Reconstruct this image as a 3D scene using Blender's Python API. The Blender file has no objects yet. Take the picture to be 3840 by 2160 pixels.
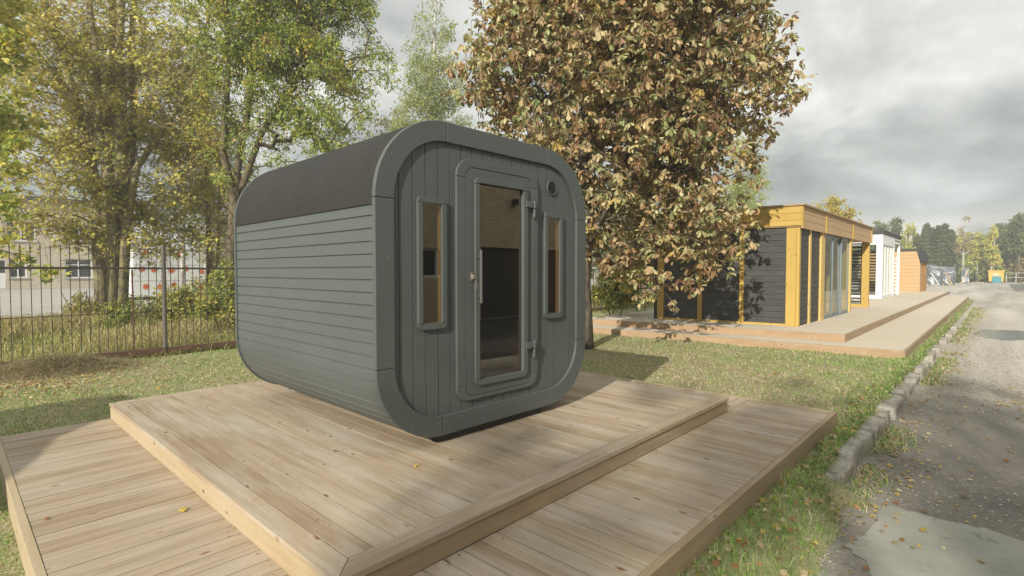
import bpy, math, random
import numpy as np
from mathutils import Vector, Matrix, noise as mn

sc = bpy.context.scene
COL = sc.collection
rng = np.random.default_rng(7)
random.seed(7)

# ------------------------------------------------------------ camera
CAM = np.array([-1.9182, -2.9884, 1.2108]); FPX = 1973.85
_yaw, _pit, _rol = math.radians(42.7674), math.radians(-1.8362), math.radians(-0.0236)
cF = np.array([math.cos(_yaw)*math.cos(_pit), math.sin(_yaw)*math.cos(_pit), math.sin(_pit)])
_R = np.array([math.sin(_yaw), -math.cos(_yaw), 0.0]); _U = np.cross(_R, cF)
cR = math.cos(_rol)*_R + math.sin(_rol)*_U; cU = -math.sin(_rol)*_R + math.cos(_rol)*_U
cam = bpy.data.cameras.new("camera"); co = bpy.data.objects.new("camera", cam); COL.objects.link(co)
cam.sensor_width = 36.0; cam.lens = FPX/3840*36; cam.clip_start = 0.05; cam.clip_end = 3000
co.matrix_world = Matrix(((cR[0], cU[0], -cF[0], CAM[0]), (cR[1], cU[1], -cF[1], CAM[1]), (cR[2], cU[2], -cF[2], CAM[2]), (0, 0, 0, 1)))
sc.camera = co
def at(X, Y, d):                                   # point seen at (X, Y) of a 2576 px wide picture, d metres along the view axis
    u, v = X*1.4907, Y*1.4907
    return CAM + d*(cF + cR*(u-1920)/FPX - cU*(v-1080)/FPX)
def ground(X, Y, z):
    r = at(X, Y, 1.0) - CAM; t = (z-CAM[2])/r[2]; return CAM + r*t

# ------------------------------------------------------------ light
SUN_EL = math.radians(26.6); SUN_AZ = math.atan2(-0.276, -0.961)      # direction towards the sun, from +x
sd = Vector((math.cos(SUN_EL)*math.cos(SUN_AZ), math.cos(SUN_EL)*math.sin(SUN_AZ), math.sin(SUN_EL)))
sl = bpy.data.lights.new("sun", "SUN"); sl.energy = 4.7; sl.angle = math.radians(0.55); sl.color = (1.0, 0.93, 0.80)
so = bpy.data.objects.new("sun", sl); COL.objects.link(so); so.rotation_euler = sd.to_track_quat('Z', 'Y').to_euler()
so.location = (-20, -8, 20)
w = bpy.data.worlds.new("World"); sc.world = w; w.use_nodes = True
def world():
    nt = w.node_tree; N = nt.nodes; L = nt.links; N.clear()
    def nd(t, **k):
        n = N.new(t)
        for a, b in k.items(): setattr(n, a, b)
        return n
    def mth(op, a, b=None, c=None, clamp=False):
        n = nd('ShaderNodeMath', operation=op, use_clamp=clamp)
        for i, x in enumerate((a, b, c)):
            if x is None: continue
            if isinstance(x, (int, float)): n.inputs[i].default_value = x
            else: L.new(x, n.inputs[i])
        return n.outputs[0]
    out = nd('ShaderNodeOutputWorld'); bg = nd('ShaderNodeBackground'); L.new(bg.outputs[0], out.inputs[0]); bg.inputs[1].default_value = 0.12
    sky = nd('ShaderNodeTexSky', sky_type='NISHITA', sun_disc=False, sun_elevation=SUN_EL, sun_rotation=math.pi/2-SUN_AZ)
    sky.air_density = 1.0; sky.dust_density = 1.5
    tc = nd('ShaderNodeTexCoord'); sep = nd('ShaderNodeSeparateXYZ'); L.new(tc.outputs['Generated'], sep.inputs[0])
    z = mth('MAXIMUM', sep.outputs[2], 0.0); zz = mth('ADD', z, 0.16)
    cb = nd('ShaderNodeCombineXYZ'); L.new(mth('DIVIDE', sep.outputs[0], zz), cb.inputs[0]); L.new(mth('DIVIDE', sep.outputs[1], zz), cb.inputs[1])
    cb.inputs[2].default_value = 3.3
    mp = nd('ShaderNodeMapping'); mp.inputs['Rotation'].default_value = (0, 0, math.radians(-28)); mp.inputs['Scale'].default_value = (0.75, 1.2, 1); L.new(cb.outputs[0], mp.inputs[0])
    n1 = nd('ShaderNodeTexNoise'); n1.inputs['Scale'].default_value = 1.5; n1.inputs['Detail'].default_value = 8; n1.inputs['Roughness'].default_value = 0.55; n1.inputs['Distortion'].default_value = 0.25
    L.new(mp.outputs[0], n1.inputs['Vector'])
    n2 = nd('ShaderNodeTexNoise'); n2.inputs['Scale'].default_value = 0.33; n2.inputs['Detail'].default_value = 3; L.new(mp.outputs[0], n2.inputs['Vector'])
    mix = mth('ADD', mth('MULTIPLY', n1.outputs[0], 0.68), mth('MULTIPLY', n2.outputs[0], 0.32))
    cr = nd('ShaderNodeValToRGB'); L.new(mix, cr.inputs[0])
    e = cr.color_ramp.elements
    e[0].position = 0.36; e[0].color = (0.36, 0.385, 0.385, 1); e[1].position = 0.62; e[1].color = (0.97, 0.97, 0.93, 1)
    m = e.new(0.49); m.color = (0.63, 0.645, 0.62, 1)
    # slate bank above the horizon, pale band under it
    bank = nd('ShaderNodeValToRGB'); L.new(mth('ADD', z, mth('MULTIPLY', mth('SUBTRACT', n1.outputs[0], 0.5), 0.10)), bank.inputs[0])
    b = bank.color_ramp.elements
    b[0].position = 0.0; b[0].color = (1.05, 1.04, 1.0, 1); b[1].position = 0.5; b[1].color = (1.03, 1.03, 1.03, 1)
    for p, c in ((0.065, (1.04, 1.04, 1.0, 1)), (0.10, (0.60, 0.65, 0.67, 1)), (0.17, (0.68, 0.72, 0.73, 1)), (0.27, (0.98, 0.99, 0.99, 1))):
        q = b.new(p); q.color = c
    mu = nd('ShaderNodeMix', data_type='RGBA', blend_type='MULTIPLY'); mu.inputs[0].default_value = 1
    L.new(cr.outputs[0], mu.inputs[6]); L.new(bank.outputs[0], mu.inputs[7])
    sc_ = nd('ShaderNodeMix', data_type='RGBA', blend_type='MULTIPLY'); sc_.inputs[0].default_value = 1; L.new(mu.outputs[2], sc_.inputs[6]); sc_.inputs[7].default_value = (8.4, 8.35, 8.3, 1)
    hole = mth('SUBTRACT', 1.0, mth('MULTIPLY', mth('SUBTRACT', n2.outputs[0], 0.60, clamp=True), 5.0, clamp=True))
    fm = nd('ShaderNodeMix', data_type='RGBA'); L.new(hole, fm.inputs[0]); L.new(sky.outputs[0], fm.inputs[6]); L.new(sc_.outputs[2], fm.inputs[7])
    L.new(fm.outputs[2], bg.inputs[0])
world()
sc.view_settings.view_transform = 'Standard'; sc.view_settings.look = 'None'; sc.view_settings.exposure = 0.22; sc.view_settings.gamma = 1.0
sc.render.engine = 'CYCLES'
cy = sc.cycles
cy.use_denoising = True
try: cy.denoiser = 'OPENIMAGEDENOISE'
except Exception: pass
cy.max_bounces = 6; cy.diffuse_bounces = 3; cy.glossy_bounces = 3; cy.transparent_max_bounces = 12; cy.transmission_bounces = 4
cy.volume_bounces = 0; cy.caustics_reflective = False; cy.caustics_refractive = False; cy.sample_clamp_indirect = 4

# ------------------------------------------------------------ helpers
ORG = {}
def tag(o, label=None, cat=None, group=None, kind=None):
    if label: o['label'] = label
    if cat: o['category'] = cat
    if group: o['group'] = group
    if kind: o['kind'] = kind
    return o
def thing(name, label, cat, loc=(0, 0, 0), rz=0.0, group=None, local=False):
    o = bpy.data.objects.new(name, None); COL.objects.link(o); o.empty_display_size = 0.2
    o.location = loc; o.rotation_euler = (0, 0, rz); ORG[o] = np.zeros(3) if local else np.array(loc, float)
    return tag(o, label, cat, group)
def link(name, me, mat, parent=None, shift=None, bevel=0.0):
    o = bpy.data.objects.new(name, me); COL.objects.link(o)
    for m in (mat if isinstance(mat, (list, tuple)) else [mat]): me.materials.append(m)
    if parent is not None:
        o.parent = parent; ORG[o] = ORG[parent]
    else: ORG[o] = np.zeros(3)
    s = ORG[o] if shift is None else np.array(shift, float)
    if np.any(s):
        co_ = np.empty(len(me.vertices)*3, 'f'); me.vertices.foreach_get('co', co_); co_ = co_.reshape(-1, 3) - s
        me.vertices.foreach_set('co', co_.ravel().astype('f'))
        if parent is None: o.location = s; ORG[o] = s
    if bevel:
        b = o.modifiers.new('bevel', 'BEVEL'); b.width = bevel; b.segments = 2; b.limit_method = 'ANGLE'; b.angle_limit = math.radians(50)
    return o
class MB:
    def __init__(s): s.v = []; s.f = []; s.c = []; s.cur = (0.5, 0.5, 0.5); s.m = []; s.mi = 0
    def add(s, vs, fs):
        k = len(s.v); s.v += [tuple(map(float, p)) for p in vs]; s.c += [s.cur]*len(vs)
        for f in fs: s.f.append(tuple(k+i for i in f)); s.m.append(s.mi)
        return s
    def box(s, x0, x1, y0, y1, z0, z1, fn=None):
        vs = [(x, y, z) for z in (z0, z1) for y in (y0, y1) for x in (x0, x1)]
        if fn: vs = [fn(*p) for p in vs]
        return s.add(vs, [(0, 2, 3, 1), (4, 5, 7, 6), (0, 1, 5, 4), (2, 6, 7, 3), (0, 4, 6, 2), (1, 3, 7, 5)])
    def obox(s, c, ax, ay, az):                        # centre and three half-axis vectors
        c, ax, ay, az = map(np.array, (c, ax, ay, az))
        vs = [c+i*ax+j*ay+k*az for k in (-1, 1) for j in (-1, 1) for i in (-1, 1)]
        return s.add(vs, [(0, 2, 3, 1), (4, 5, 7, 6), (0, 1, 5, 4), (2, 6, 7, 3), (0, 4, 6, 2), (1, 3, 7, 5)])
    def bar(s, a, b, w_, h_=None):
        a, b = np.array(a, float), np.array(b, float); d = b-a; l = np.linalg.norm(d); d = d/l
        up = np.array([0, 0, 1.0]) if abs(d[2]) < .95 else np.array([1.0, 0, 0])
        x = np.cross(up, d); x /= np.linalg.norm(x); y = np.cross(d, x)
        return s.obox((a+b)/2, x*w_/2, y*(h_ or w_)/2, d*l/2)
    def tube(s, pts, rad, n=8, cap=True):
        pts = [np.array(p, float) for p in pts]; k = len(pts); vs = []; pd = None
        for i, p in enumerate(pts):
            d = pts[min(i+1, k-1)]-pts[max(i-1, 0)]; d = d/(np.linalg.norm(d)+1e-9)
            if pd is None:
                a = np.array([0, 0, 1.0]) if abs(d[2]) < .9 else np.array([1.0, 0, 0]); x = np.cross(a, d)
            else: x = pd-d*np.dot(pd, d)
            x = x/(np.linalg.norm(x)+1e-9); y = np.cross(d, x); pd = x
            r = rad[i] if hasattr(rad, '__len__') else rad
            for j in range(n):
                t = 2*math.pi*j/n; vs.append(p+r*(math.cos(t)*x+math.sin(t)*y))
        fs = [(i*n+j, i*n+(j+1) % n, (i+1)*n+(j+1) % n, (i+1)*n+j) for i in range(k-1) for j in range(n)]
        if cap: fs += [tuple(reversed(range(n))), tuple((k-1)*n+j for j in range(n))]
        return s.add(vs, fs)
    def strip(s, A, B, y0, y1, closed=False):          # A, B lists of (x, z): outer and inner outline, extruded y0..y1
        n = len(A); vs = [(x, y, z) for y in (y0, y1) for P in (A, B) for (x, z) in P]; fs = []
        o0, i0, o1, i1 = 0, n, 2*n, 3*n
        for k in range(n if closed else n-1):
            l = (k+1) % n
            fs += [(o0+k, o0+l, i0+l, i0+k), (o1+l, o1+k, i1+k, i1+l), (o0+l, o0+k, o1+k, o1+l), (i0+k, i0+l, i1+l, i1+k)]
        if not closed: fs += [(o0, i0, i1, o1), (i0+n-1, o0+n-1, o1+n-1, i1+n-1)]
        return s.add(vs, fs)
    def prism(s, P, f0, f1):                           # P outline; f0, f1 map (a, b) -> xyz
        n = len(P); return s.add([f0(*p) for p in P]+[f1(*p) for p in P], [tuple(range(n)), tuple(reversed(range(n, 2*n)))]+[(i, i+n, (i+1) % n+n, (i+1) % n) for i in range(n)])
    def build(s, name, mat, parent=None, shift=None, bevel=0.0, smooth=False, fix=True):
        me = bpy.data.meshes.new(name); me.from_pydata(s.v, [], s.f)
        if fix:
            import bmesh
            b = bmesh.new(); b.from_mesh(me); bmesh.ops.recalc_face_normals(b, faces=b.faces); b.to_mesh(me); b.free()
        a = me.color_attributes.new('Col', 'FLOAT_COLOR', 'POINT')
        a.data.foreach_set('color', np.hstack([np.array(s.c, 'f'), np.ones((len(s.c), 1), 'f')]).ravel())
        if any(s.m): me.polygons.foreach_set('material_index', s.m)
        if smooth: me.polygons.foreach_set('use_smooth', [True]*len(me.polygons))
        me.update(); return link(name, me, mat, parent, shift, bevel)
def npmesh(name, V, T, C, mat, parent=None, shift=None, smooth=False, k=3):
    me = bpy.data.meshes.new(name); V = np.asarray(V, 'f').reshape(-1, 3); T = np.asarray(T, 'i').reshape(-1, k)
    me.vertices.add(len(V)); me.vertices.foreach_set('co', V.ravel())
    me.loops.add(T.size); me.loops.foreach_set('vertex_index', T.ravel())
    me.polygons.add(len(T)); me.polygons.foreach_set('loop_start', np.arange(len(T), dtype='i')*k)
    if smooth: me.polygons.foreach_set('use_smooth', np.ones(len(T), bool))
    me.update(calc_edges=True)
    if C is not None:
        a = me.color_attributes.new('Col', 'FLOAT_COLOR', 'POINT')
        a.data.foreach_set('color', np.hstack([np.asarray(C, 'f'), np.ones((len(C), 1), 'f')]).ravel())
    return link(name, me, mat, parent, shift)
def unit(a): return a/(np.linalg.norm(a, axis=-1, keepdims=True)+1e-9)

# ------------------------------------------------------------ materials
def mat(name, build):
    m = bpy.data.materials.new(name); m.use_nodes = True; nt = m.node_tree; nt.nodes.clear()
    class G: pass
    g = G(); g.nt = nt
    def nd(t, ins=None, **k):
        n = nt.nodes.new(t)
        for a, b in k.items(): setattr(n, a, b)
        for a, b in (ins or {}).items():
            if hasattr(b, 'is_linked') or isinstance(b, bpy.types.NodeSocket): nt.links.new(b, n.inputs[a])
            else: n.inputs[a].default_value = b
        return n
    g.nd = nd
    g.tc = nd('ShaderNodeTexCoord').outputs['Object']
    g.attr = lambda: nd('ShaderNodeVertexColor', layer_name='Col').outputs[0]
    g.noise = lambda vec, s, d=4, r=.55, dist=0.0: nd('ShaderNodeTexNoise', {'Vector': vec, 'Scale': s, 'Detail': d, 'Roughness': r, 'Distortion': dist}).outputs[0]
    g.map = lambda vec, scale=(1, 1, 1), loc=(0, 0, 0), rot=(0, 0, 0): nd('ShaderNodeMapping', {'Vector': vec, 'Scale': scale, 'Location': loc, 'Rotation': rot}).outputs[0]
    def ramp(fac, stops):
        n = nd('ShaderNodeValToRGB', {0: fac}); e = n.color_ramp.elements
        while len(e) < len(stops): e.new(0.5)
        for q, (p, c) in zip(e, stops): q.position = p; q.color = (*c, 1) if hasattr(c, '__len__') else (c, c, c, 1)
        return n.outputs[0]
    g.ramp = ramp
    def mix(f, a, b, mode='MIX'):
        n = nd('ShaderNodeMix', data_type='RGBA', blend_type=mode)
        for i, x in ((0, f), (6, a), (7, b)):
            if isinstance(x, bpy.types.NodeSocket): nt.links.new(x, n.inputs[i])
            elif i == 0: n.inputs[0].default_value = x
            else: n.inputs[i].default_value = (*x, 1) if hasattr(x, '__len__') else (x, x, x, 1)
        return n.outputs[2]
    g.mix = mix
    def math_(op, a, b=0.0, clamp=False):
        n = nd('ShaderNodeMath', operation=op, use_clamp=clamp)
        for i, x in enumerate((a, b)):
            if isinstance(x, bpy.types.NodeSocket): nt.links.new(x, n.inputs[i])
            else: n.inputs[i].default_value = x
        return n.outputs[0]
    g.math = math_
    g.bump = lambda h, st=.3, d=.01, nrm=None: nd('ShaderNodeBump', dict({'Height': h, 'Strength': st, 'Distance': d}, **({'Normal': nrm} if nrm else {}))).outputs[0]
    def pbr(color, rough=.6, nrm=None, metal=0.0, spec=.4):
        n = nd('ShaderNodeBsdfPrincipled', {'Metallic': metal, 'Specular IOR Level': spec})
        for k, x in (('Base Color', color), ('Roughness', rough)):
            if isinstance(x, bpy.types.NodeSocket): nt.links.new(x, n.inputs[k])
            else: n.inputs[k].default_value = (*x, 1) if hasattr(x, '__len__') else x
        if nrm: nt.links.new(nrm, n.inputs['Normal'])
        return n.outputs[0]
    g.pbr = pbr
    sh = build(g); nt.links.new(sh, nd('ShaderNodeOutputMaterial').inputs[0]); return m
def simple(name, c, rough=.6, metal=0.0, var=.12, scale=6.0, bump=.1, spec=.4):
    def f(g):
        n = g.noise(g.tc, scale, 5)
        col = g.mix(n, tuple(x*(1-var) for x in c), tuple(min(1, x*(1+var)) for x in c))
        return g.pbr(col, rough, g.bump(g.noise(g.tc, scale*9, 3), bump, .004), metal, spec)
    return mat(name, f)
def paint(name, c, wear=.25):
    def f(g):
        big = g.noise(g.tc, 1.6, 4); grain = g.noise(g.map(g.tc, (30, 30, 2.2)), 1.0, 5, .6)
        col = g.mix(big, tuple(x*.9 for x in c), tuple(x*1.12 for x in c))
        col = g.mix(g.ramp(g.noise(g.tc, 11, 5, .65), ((.60, 0), (.76, wear))), col, (c[0]*1.5, c[1]*1.4, c[2]*1.25))
        sp = g.ramp(g.nd('ShaderNodeTexVoronoi', {'Vector': g.tc, 'Scale': 6.5}).outputs['Distance'], ((.018, 1), (.028, 0)))
        col = g.mix(sp, col, (c[0]*2.3, c[1]*2.2, c[2]*2.0))
        return g.pbr(col, g.ramp(big, ((.3, .42), (.7, .56))), g.bump(grain, .25, .003), 0, .45)
    return mat(name, f)
def wood(name, stops, axis='x', knots=True, ridges=0, stretch=1.0, rough=.75, grey=.5, off=True):
    """long-grained boards; the grain runs along axis; each board is offset by its own colour attribute"""
    def f(g):
        a = g.attr(); v = g.tc
        if off: v = g.nd('ShaderNodeVectorMath', {0: g.tc, 1: g.nd('ShaderNodeVectorMath', {0: a, 1: (37, 41, 29)}, operation='MULTIPLY').outputs[0]}, operation='ADD').outputs[0]
        lo, hi = .9*stretch, 48.0
        s = {'x': (lo, hi, hi), 'y': (hi, lo, hi), 'z': (hi, hi, lo)}[axis]
        m = g.map(v, s)
        fine = g.noise(m, 1.0, 8, .68, .5)
        s2 = tuple(q*.12 if q > 5 else q*.8 for q in s)
        broad = g.noise(g.map(v, s2), 1.0, 4, .5, 1.2)
        col = g.ramp(g.math('ADD', g.math('MULTIPLY', fine, .55), g.math('MULTIPLY', broad, .45)), stops)
        sepn = g.nd('ShaderNodeSeparateColor', {0: a})
        col = g.mix(g.math('MULTIPLY', sepn.outputs[0], .34), col, g.mix(sepn.outputs[1], stops[0][1], stops[-1][1]))
        dust = g.ramp(g.noise(g.map(g.tc, {'x': (.8, 5, 5), 'y': (5, .8, 5), 'z': (5, 5, .8)}[axis]), 1.0, 7, .68), ((.44, 0), (.66, grey)))
        col = g.mix(dust, col, (.56, .505, .435))
        col = g.mix(g.ramp(g.noise(v, 3.0, 6, .7, 1.5), ((.60, 0), (.72, .45 if grey else 0))), col, (.37, .25, .14))
        h = fine
        if knots:
            kv = g.map(v, tuple(3.2 if q < 5 else 7.5 for q in s))
            vd = g.nd('ShaderNodeTexVoronoi', {'Vector': kv, 'Scale': 1.0, 'Randomness': 1.0}).outputs['Distance']
            ring = g.ramp(g.math('ADD', vd, g.math('MULTIPLY', g.math('SUBTRACT', fine, .5), .08)), ((.028, (.30, .19, .11)), (.060, (.62, .46, .32)), (.13, (1, 1, 1))))
            if grey: col = g.mix(g.math('MULTIPLY', g.ramp(g.math('ADD', vd, g.math('MULTIPLY', g.math('SUBTRACT', broad, .5), .5)), ((.06, 1), (.26, 0))), .26), col, (.60, .555, .48))
            col = g.mix(1.0, col, ring, 'MULTIPLY')
            h = g.math('ADD', h, g.ramp(vd, ((.03, .6), (.12, 0))))
        n = g.bump(h, .45, .004)
        if ridges:
            wv = g.nd('ShaderNodeTexWave', {'Vector': g.tc, 'Scale': ridges}, wave_type='BANDS', bands_direction={'x': 'Y', 'y': 'X', 'z': 'Z'}[axis] if ridges > 0 else 'Z').outputs[1]
            n = g.bump(wv, .35, .003, n)
            col = g.mix(g.math('MULTIPLY', g.ramp(wv, ((.0, 1), (.35, 0))), .22), col, (.19, .14, .09))
        return g.pbr(col, rough, n, 0, .25)
    return mat(name, f)
def leafmat(name, trans=.35, rough=.5):
    def f(g):
        a = g.attr()
        c = g.mix(g.noise(g.tc, 30, 3), g.mix(.18, a, (0, 0, 0), 'MIX'), a)
        d = g.pbr(c, rough, None, 0, .3)
        t = g.nd('ShaderNodeBsdfTranslucent', {'Color': g.mix(1.0, c, (1.15, 1.1, .55), 'MULTIPLY')}).outputs[0]
        return g.nd('ShaderNodeMixShader', {0: trans, 1: d, 2: t}).outputs[0]
    return mat(name, f)
def barkmat(name, a, b, lichen=None, scale=9):
    def f(g):
        n = g.noise(g.map(g.tc, (1, 1, .25)), scale*2.2, 6, .65, .5)
        c = g.ramp(n, ((.35, a), (.65, b)))
        if lichen: c = g.mix(g.ramp(g.noise(g.tc, 4, 5, .6), ((.42, 0), (.58, .85))), c, lichen)
        return g.pbr(c, .9, g.bump(n, .9, .03), 0, .15)
    return mat(name, f)
def attrmat(name, rough=.9, bump=0):
    return mat(name, lambda g: g.pbr(g.attr(), rough, None, 0, .15))
def glassmat(name, tint, refl, rough=.0):
    def f(g):
        fr = g.nd('ShaderNodeFresnel', {'IOR': 1.5}).outputs[0]
        bf = g.nd('ShaderNodeNewGeometry').outputs['Backfacing']
        fac = g.math('MULTIPLY', g.math('ADD', g.math('MULTIPLY', fr, 1.0), refl, True), g.math('SUBTRACT', 1.0, bf))
        tr = g.nd('ShaderNodeBsdfTransparent', {'Color': (*tint, 1)}).outputs[0]
        gl = g.nd('ShaderNodeBsdfGlossy', {'Roughness': rough, 'Color': (1, .95, .86, 1)}).outputs[0]
        return g.nd('ShaderNodeMixShader', {0: fac, 1: tr, 2: gl}).outputs[0]
    return mat(name, f)
def brickmat(name, c1, c2, mortar, w_=.25, h_=.077):
    def f(g):
        v = g.nd('ShaderNodeSeparateXYZ', {0: g.tc}).outputs
        u = g.math('ADD', v[0], v[1])
        cb = g.nd('ShaderNodeCombineXYZ', {0: u, 1: v[2], 2: 0.0}).outputs[0]
        b = g.nd('ShaderNodeTexBrick', {'Vector': cb, 'Color1': (*c1, 1), 'Color2': (*c2, 1), 'Mortar': (*mortar, 1), 'Scale': 1.0, 'Mortar Size': .006, 'Mortar Smooth': .3, 'Bias': 0.0, 'Brick Width': w_, 'Row Height': h_})
        col = g.mix(g.ramp(g.noise(g.tc, .6, 5), ((.35, 0), (.75, .35))), b.outputs[0], tuple(x*.6 for x in c1))
        return g.pbr(col, .9, g.bump(b.outputs[1], -.5, .01), 0, .2)
    return mat(name, f)

M = {}
M['grey'] = paint('grey_paint', (.095, .109, .105))
M['greyside'] = paint('grey_paint_side', (.103, .119, .116), .12)
def _felt(g):
    n = g.noise(g.tc, 160, 2, .8); b = g.noise(g.tc, 2.2, 4)
    c = g.mix(b, (.028, .028, .027), (.042, .042, .040)); c = g.mix(g.ramp(n, ((.50, 0), (.68, .6))), c, (.10, .10, .096))
    return g.pbr(c, .95, g.bump(n, .8, .003), 0, .2)
M['felt'] = mat('roof_felt', _felt)
deckst = ((.30, (.225, .155, .096)), (.43, (.350, .262, .174)), (.56, (.440, .350, .244)), (.70, (.565, .490, .385)))
M['deck_y'] = wood('deck_boards_lengthwise', deckst, 'y', grey=.6)
M['deck_x'] = wood('deck_boards_across', deckst, 'x', grey=.5)
M['deck_xr'] = wood('deck_boards_ribbed', deckst, 'x', ridges=18, grey=.45)
M['deck_yr'] = wood('deck_boards_ribbed_long', deckst, 'y', ridges=18, grey=.45)
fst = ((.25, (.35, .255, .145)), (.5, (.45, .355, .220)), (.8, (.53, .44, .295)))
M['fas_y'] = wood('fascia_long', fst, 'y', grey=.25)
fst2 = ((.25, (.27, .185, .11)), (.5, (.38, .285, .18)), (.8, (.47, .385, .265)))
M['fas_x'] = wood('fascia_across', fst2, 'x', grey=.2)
M['riser'] = wood('ribbed_riser', fst2, 'x', grey=.2)
M['inner'] = wood('sauna_lining', ((.3, (.58, .41, .23)), (.6, (.68, .51, .31)), (.8, (.74, .59, .39))), 'z', grey=0, knots=False)
M['bench'] = wood('bench_wood', ((.3, (.55, .27, .12)), (.8, (.70, .38, .19))), 'x', grey=0)
M['glass'] = glassmat('bronze_glass', (.36, .27, .19), .22)
M['wglass'] = glassmat('window_bronze_glass', (.72, .67, .58), .20)
M['clear'] = glassmat('clear_glass', (.86, .90, .88), .10)
M['steel'] = simple('brushed_metal', (.15, .155, .15), .45, .6, .1, 20, .1)
M['chrome'] = simple('lock_metal', (.62, .56, .47), .25, .9, .1, 30, .05)
M['black'] = simple('black_part', (.018, .019, .019), .5)
M['undark'] = simple('dark_base', (.055, .053, .050), .8)
M['screw'] = simple('screw_metal', (.35, .36, .34), .4, .5)
M['rust'] = simple('rusty_rail', (.15, .092, .066), .9, 0, .5, 14, .6, .1)
M['bars'] = simple('bar_paint', (.072, .066, .055), .8, 0, .35, 20, .3, .2)
M['post'] = simple('post_paint', (.135, .125, .110), .7, 0, .2, 8, .3, .3)
yst = ((.3, (.44, .285, .070)), (.55, (.53, .37, .105)), (.8, (.61, .45, .16)))
M['yel_z'] = wood('oiled_wood_upright', yst, 'z', grey=0)
M['yel_y'] = wood('oiled_wood_long', yst, 'y', grey=0)
tst = ((.3, (.47, .31, .165)), (.55, (.56, .39, .225)), (.8, (.63, .46, .28)))
M['tan_x'] = wood('tan_wood', tst, 'x', grey=.1)
M['yel_x'] = wood('oiled_wood_across', ((.3, (.60, .42, .14)), (.8, (.74, .57, .25))), 'x', grey=0)
def _pan(g):
    n = g.noise(g.map(g.tc, (1, 1, 9)), 2.0, 6, .6)
    c = g.ramp(n, ((.3, (.040, .041, .040)), (.62, (.068, .069, .066)), (.78, (.125, .126, .118))))
    return g.pbr(c, .55, g.bump(n, .3, .003), 0, .35)
M['panel'] = mat('black_stained_board', _pan)
M['ndeck'] = wood('neighbour_deck', ((.25, (.50, .43, .33)), (.5, (.60, .53, .42)), (.8, (.68, .61, .50))), 'y', ridges=0, grey=.5, knots=False)
M['ndeck_x'] = wood('neighbour_deck_across', ((.25, (.50, .43, .33)), (.5, (.60, .53, .42)), (.8, (.68, .61, .50))), 'x', grey=.5, knots=False)
M['nfas'] = wood('neighbour_fascia', ((.25, (.32, .205, .12)), (.5, (.41, .285, .175)), (.8, (.50, .37, .24))), 'y', grey=.1)
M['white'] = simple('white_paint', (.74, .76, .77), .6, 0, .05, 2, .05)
M['roofdark'] = simple('dark_roof_edge', (.045, .05, .05), .6)
M['alu'] = simple('blue_grey_frame', (.22, .27, .30), .4, .3, .08)
M['ocher'] = wood('pod_boards', ((.3, (.50, .325, .165)), (.8, (.60, .42, .235))), 'y', grey=0, knots=False)
M['ocher2'] = wood('pod_boards_front', ((.3, (.50, .26, .08)), (.8, (.60, .34, .13))), 'x', grey=0, knots=False)
M['red'] = simple('red_enamel', (.45, .035, .05), .35)
M['leaf'] = leafmat('leaf', .42); M['leafdry'] = leafmat('dry_leaf', .25, .65)
M['grassb'] = leafmat('grass_blade', .30, .6)
M['flat'] = attrmat('litter')
M['bark_maple'] = barkmat('lichened_bark', (.085, .070, .055), (.34, .30, .23), (.36, .33, .15))
M['bark_brown'] = barkmat('brown_bark', (.075, .058, .045), (.22, .175, .13), (.16, .15, .07))
M['twig'] = barkmat('twig_bark', (.20, .165, .10), (.40, .34, .20), (.44, .39, .14))
M['bark_ches'] = barkmat('chestnut_bark', (.05, .042, .035), (.17, .145, .115))
M['bark_birch'] = barkmat('birch_bark', (.12, .11, .10), (.70, .68, .62), None, 3)
M['brick_l'] = brickmat('cream_brick', (.56, .50, .39), (.64, .57, .45), (.46, .42, .34))
M['brick_r'] = brickmat('yellow_brick', (.62, .53, .37), (.76, .66, .47), (.20, .18, .14), .26, .08)
M['dark_in'] = simple('dark_window_glass', (.055, .065, .07), .12, 0, .3, 2, 0, .6)
M['ylw_skip'] = simple('skip_yellow', (.70, .45, .09), .6)
M['teal'] = simple('blue_panel', (.05, .28, .36), .6)
M['foil'] = simple('grey_wrap', (.13, .15, .165), .28, 0, .6, 1.2, .6, .6)
M['foilw'] = simple('white_wrap', (.62, .64, .65), .35, 0, .2, 2, .3, .5)
M['palewood'] = simple('pale_timber', (.62, .46, .30), .8)
M['concrete'] = simple('concrete_grey', (.42, .42, .39), .9)
M['floral'] = simple('orange_print', (.62, .13, .04), .8, 0, .3, 8)

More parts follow.
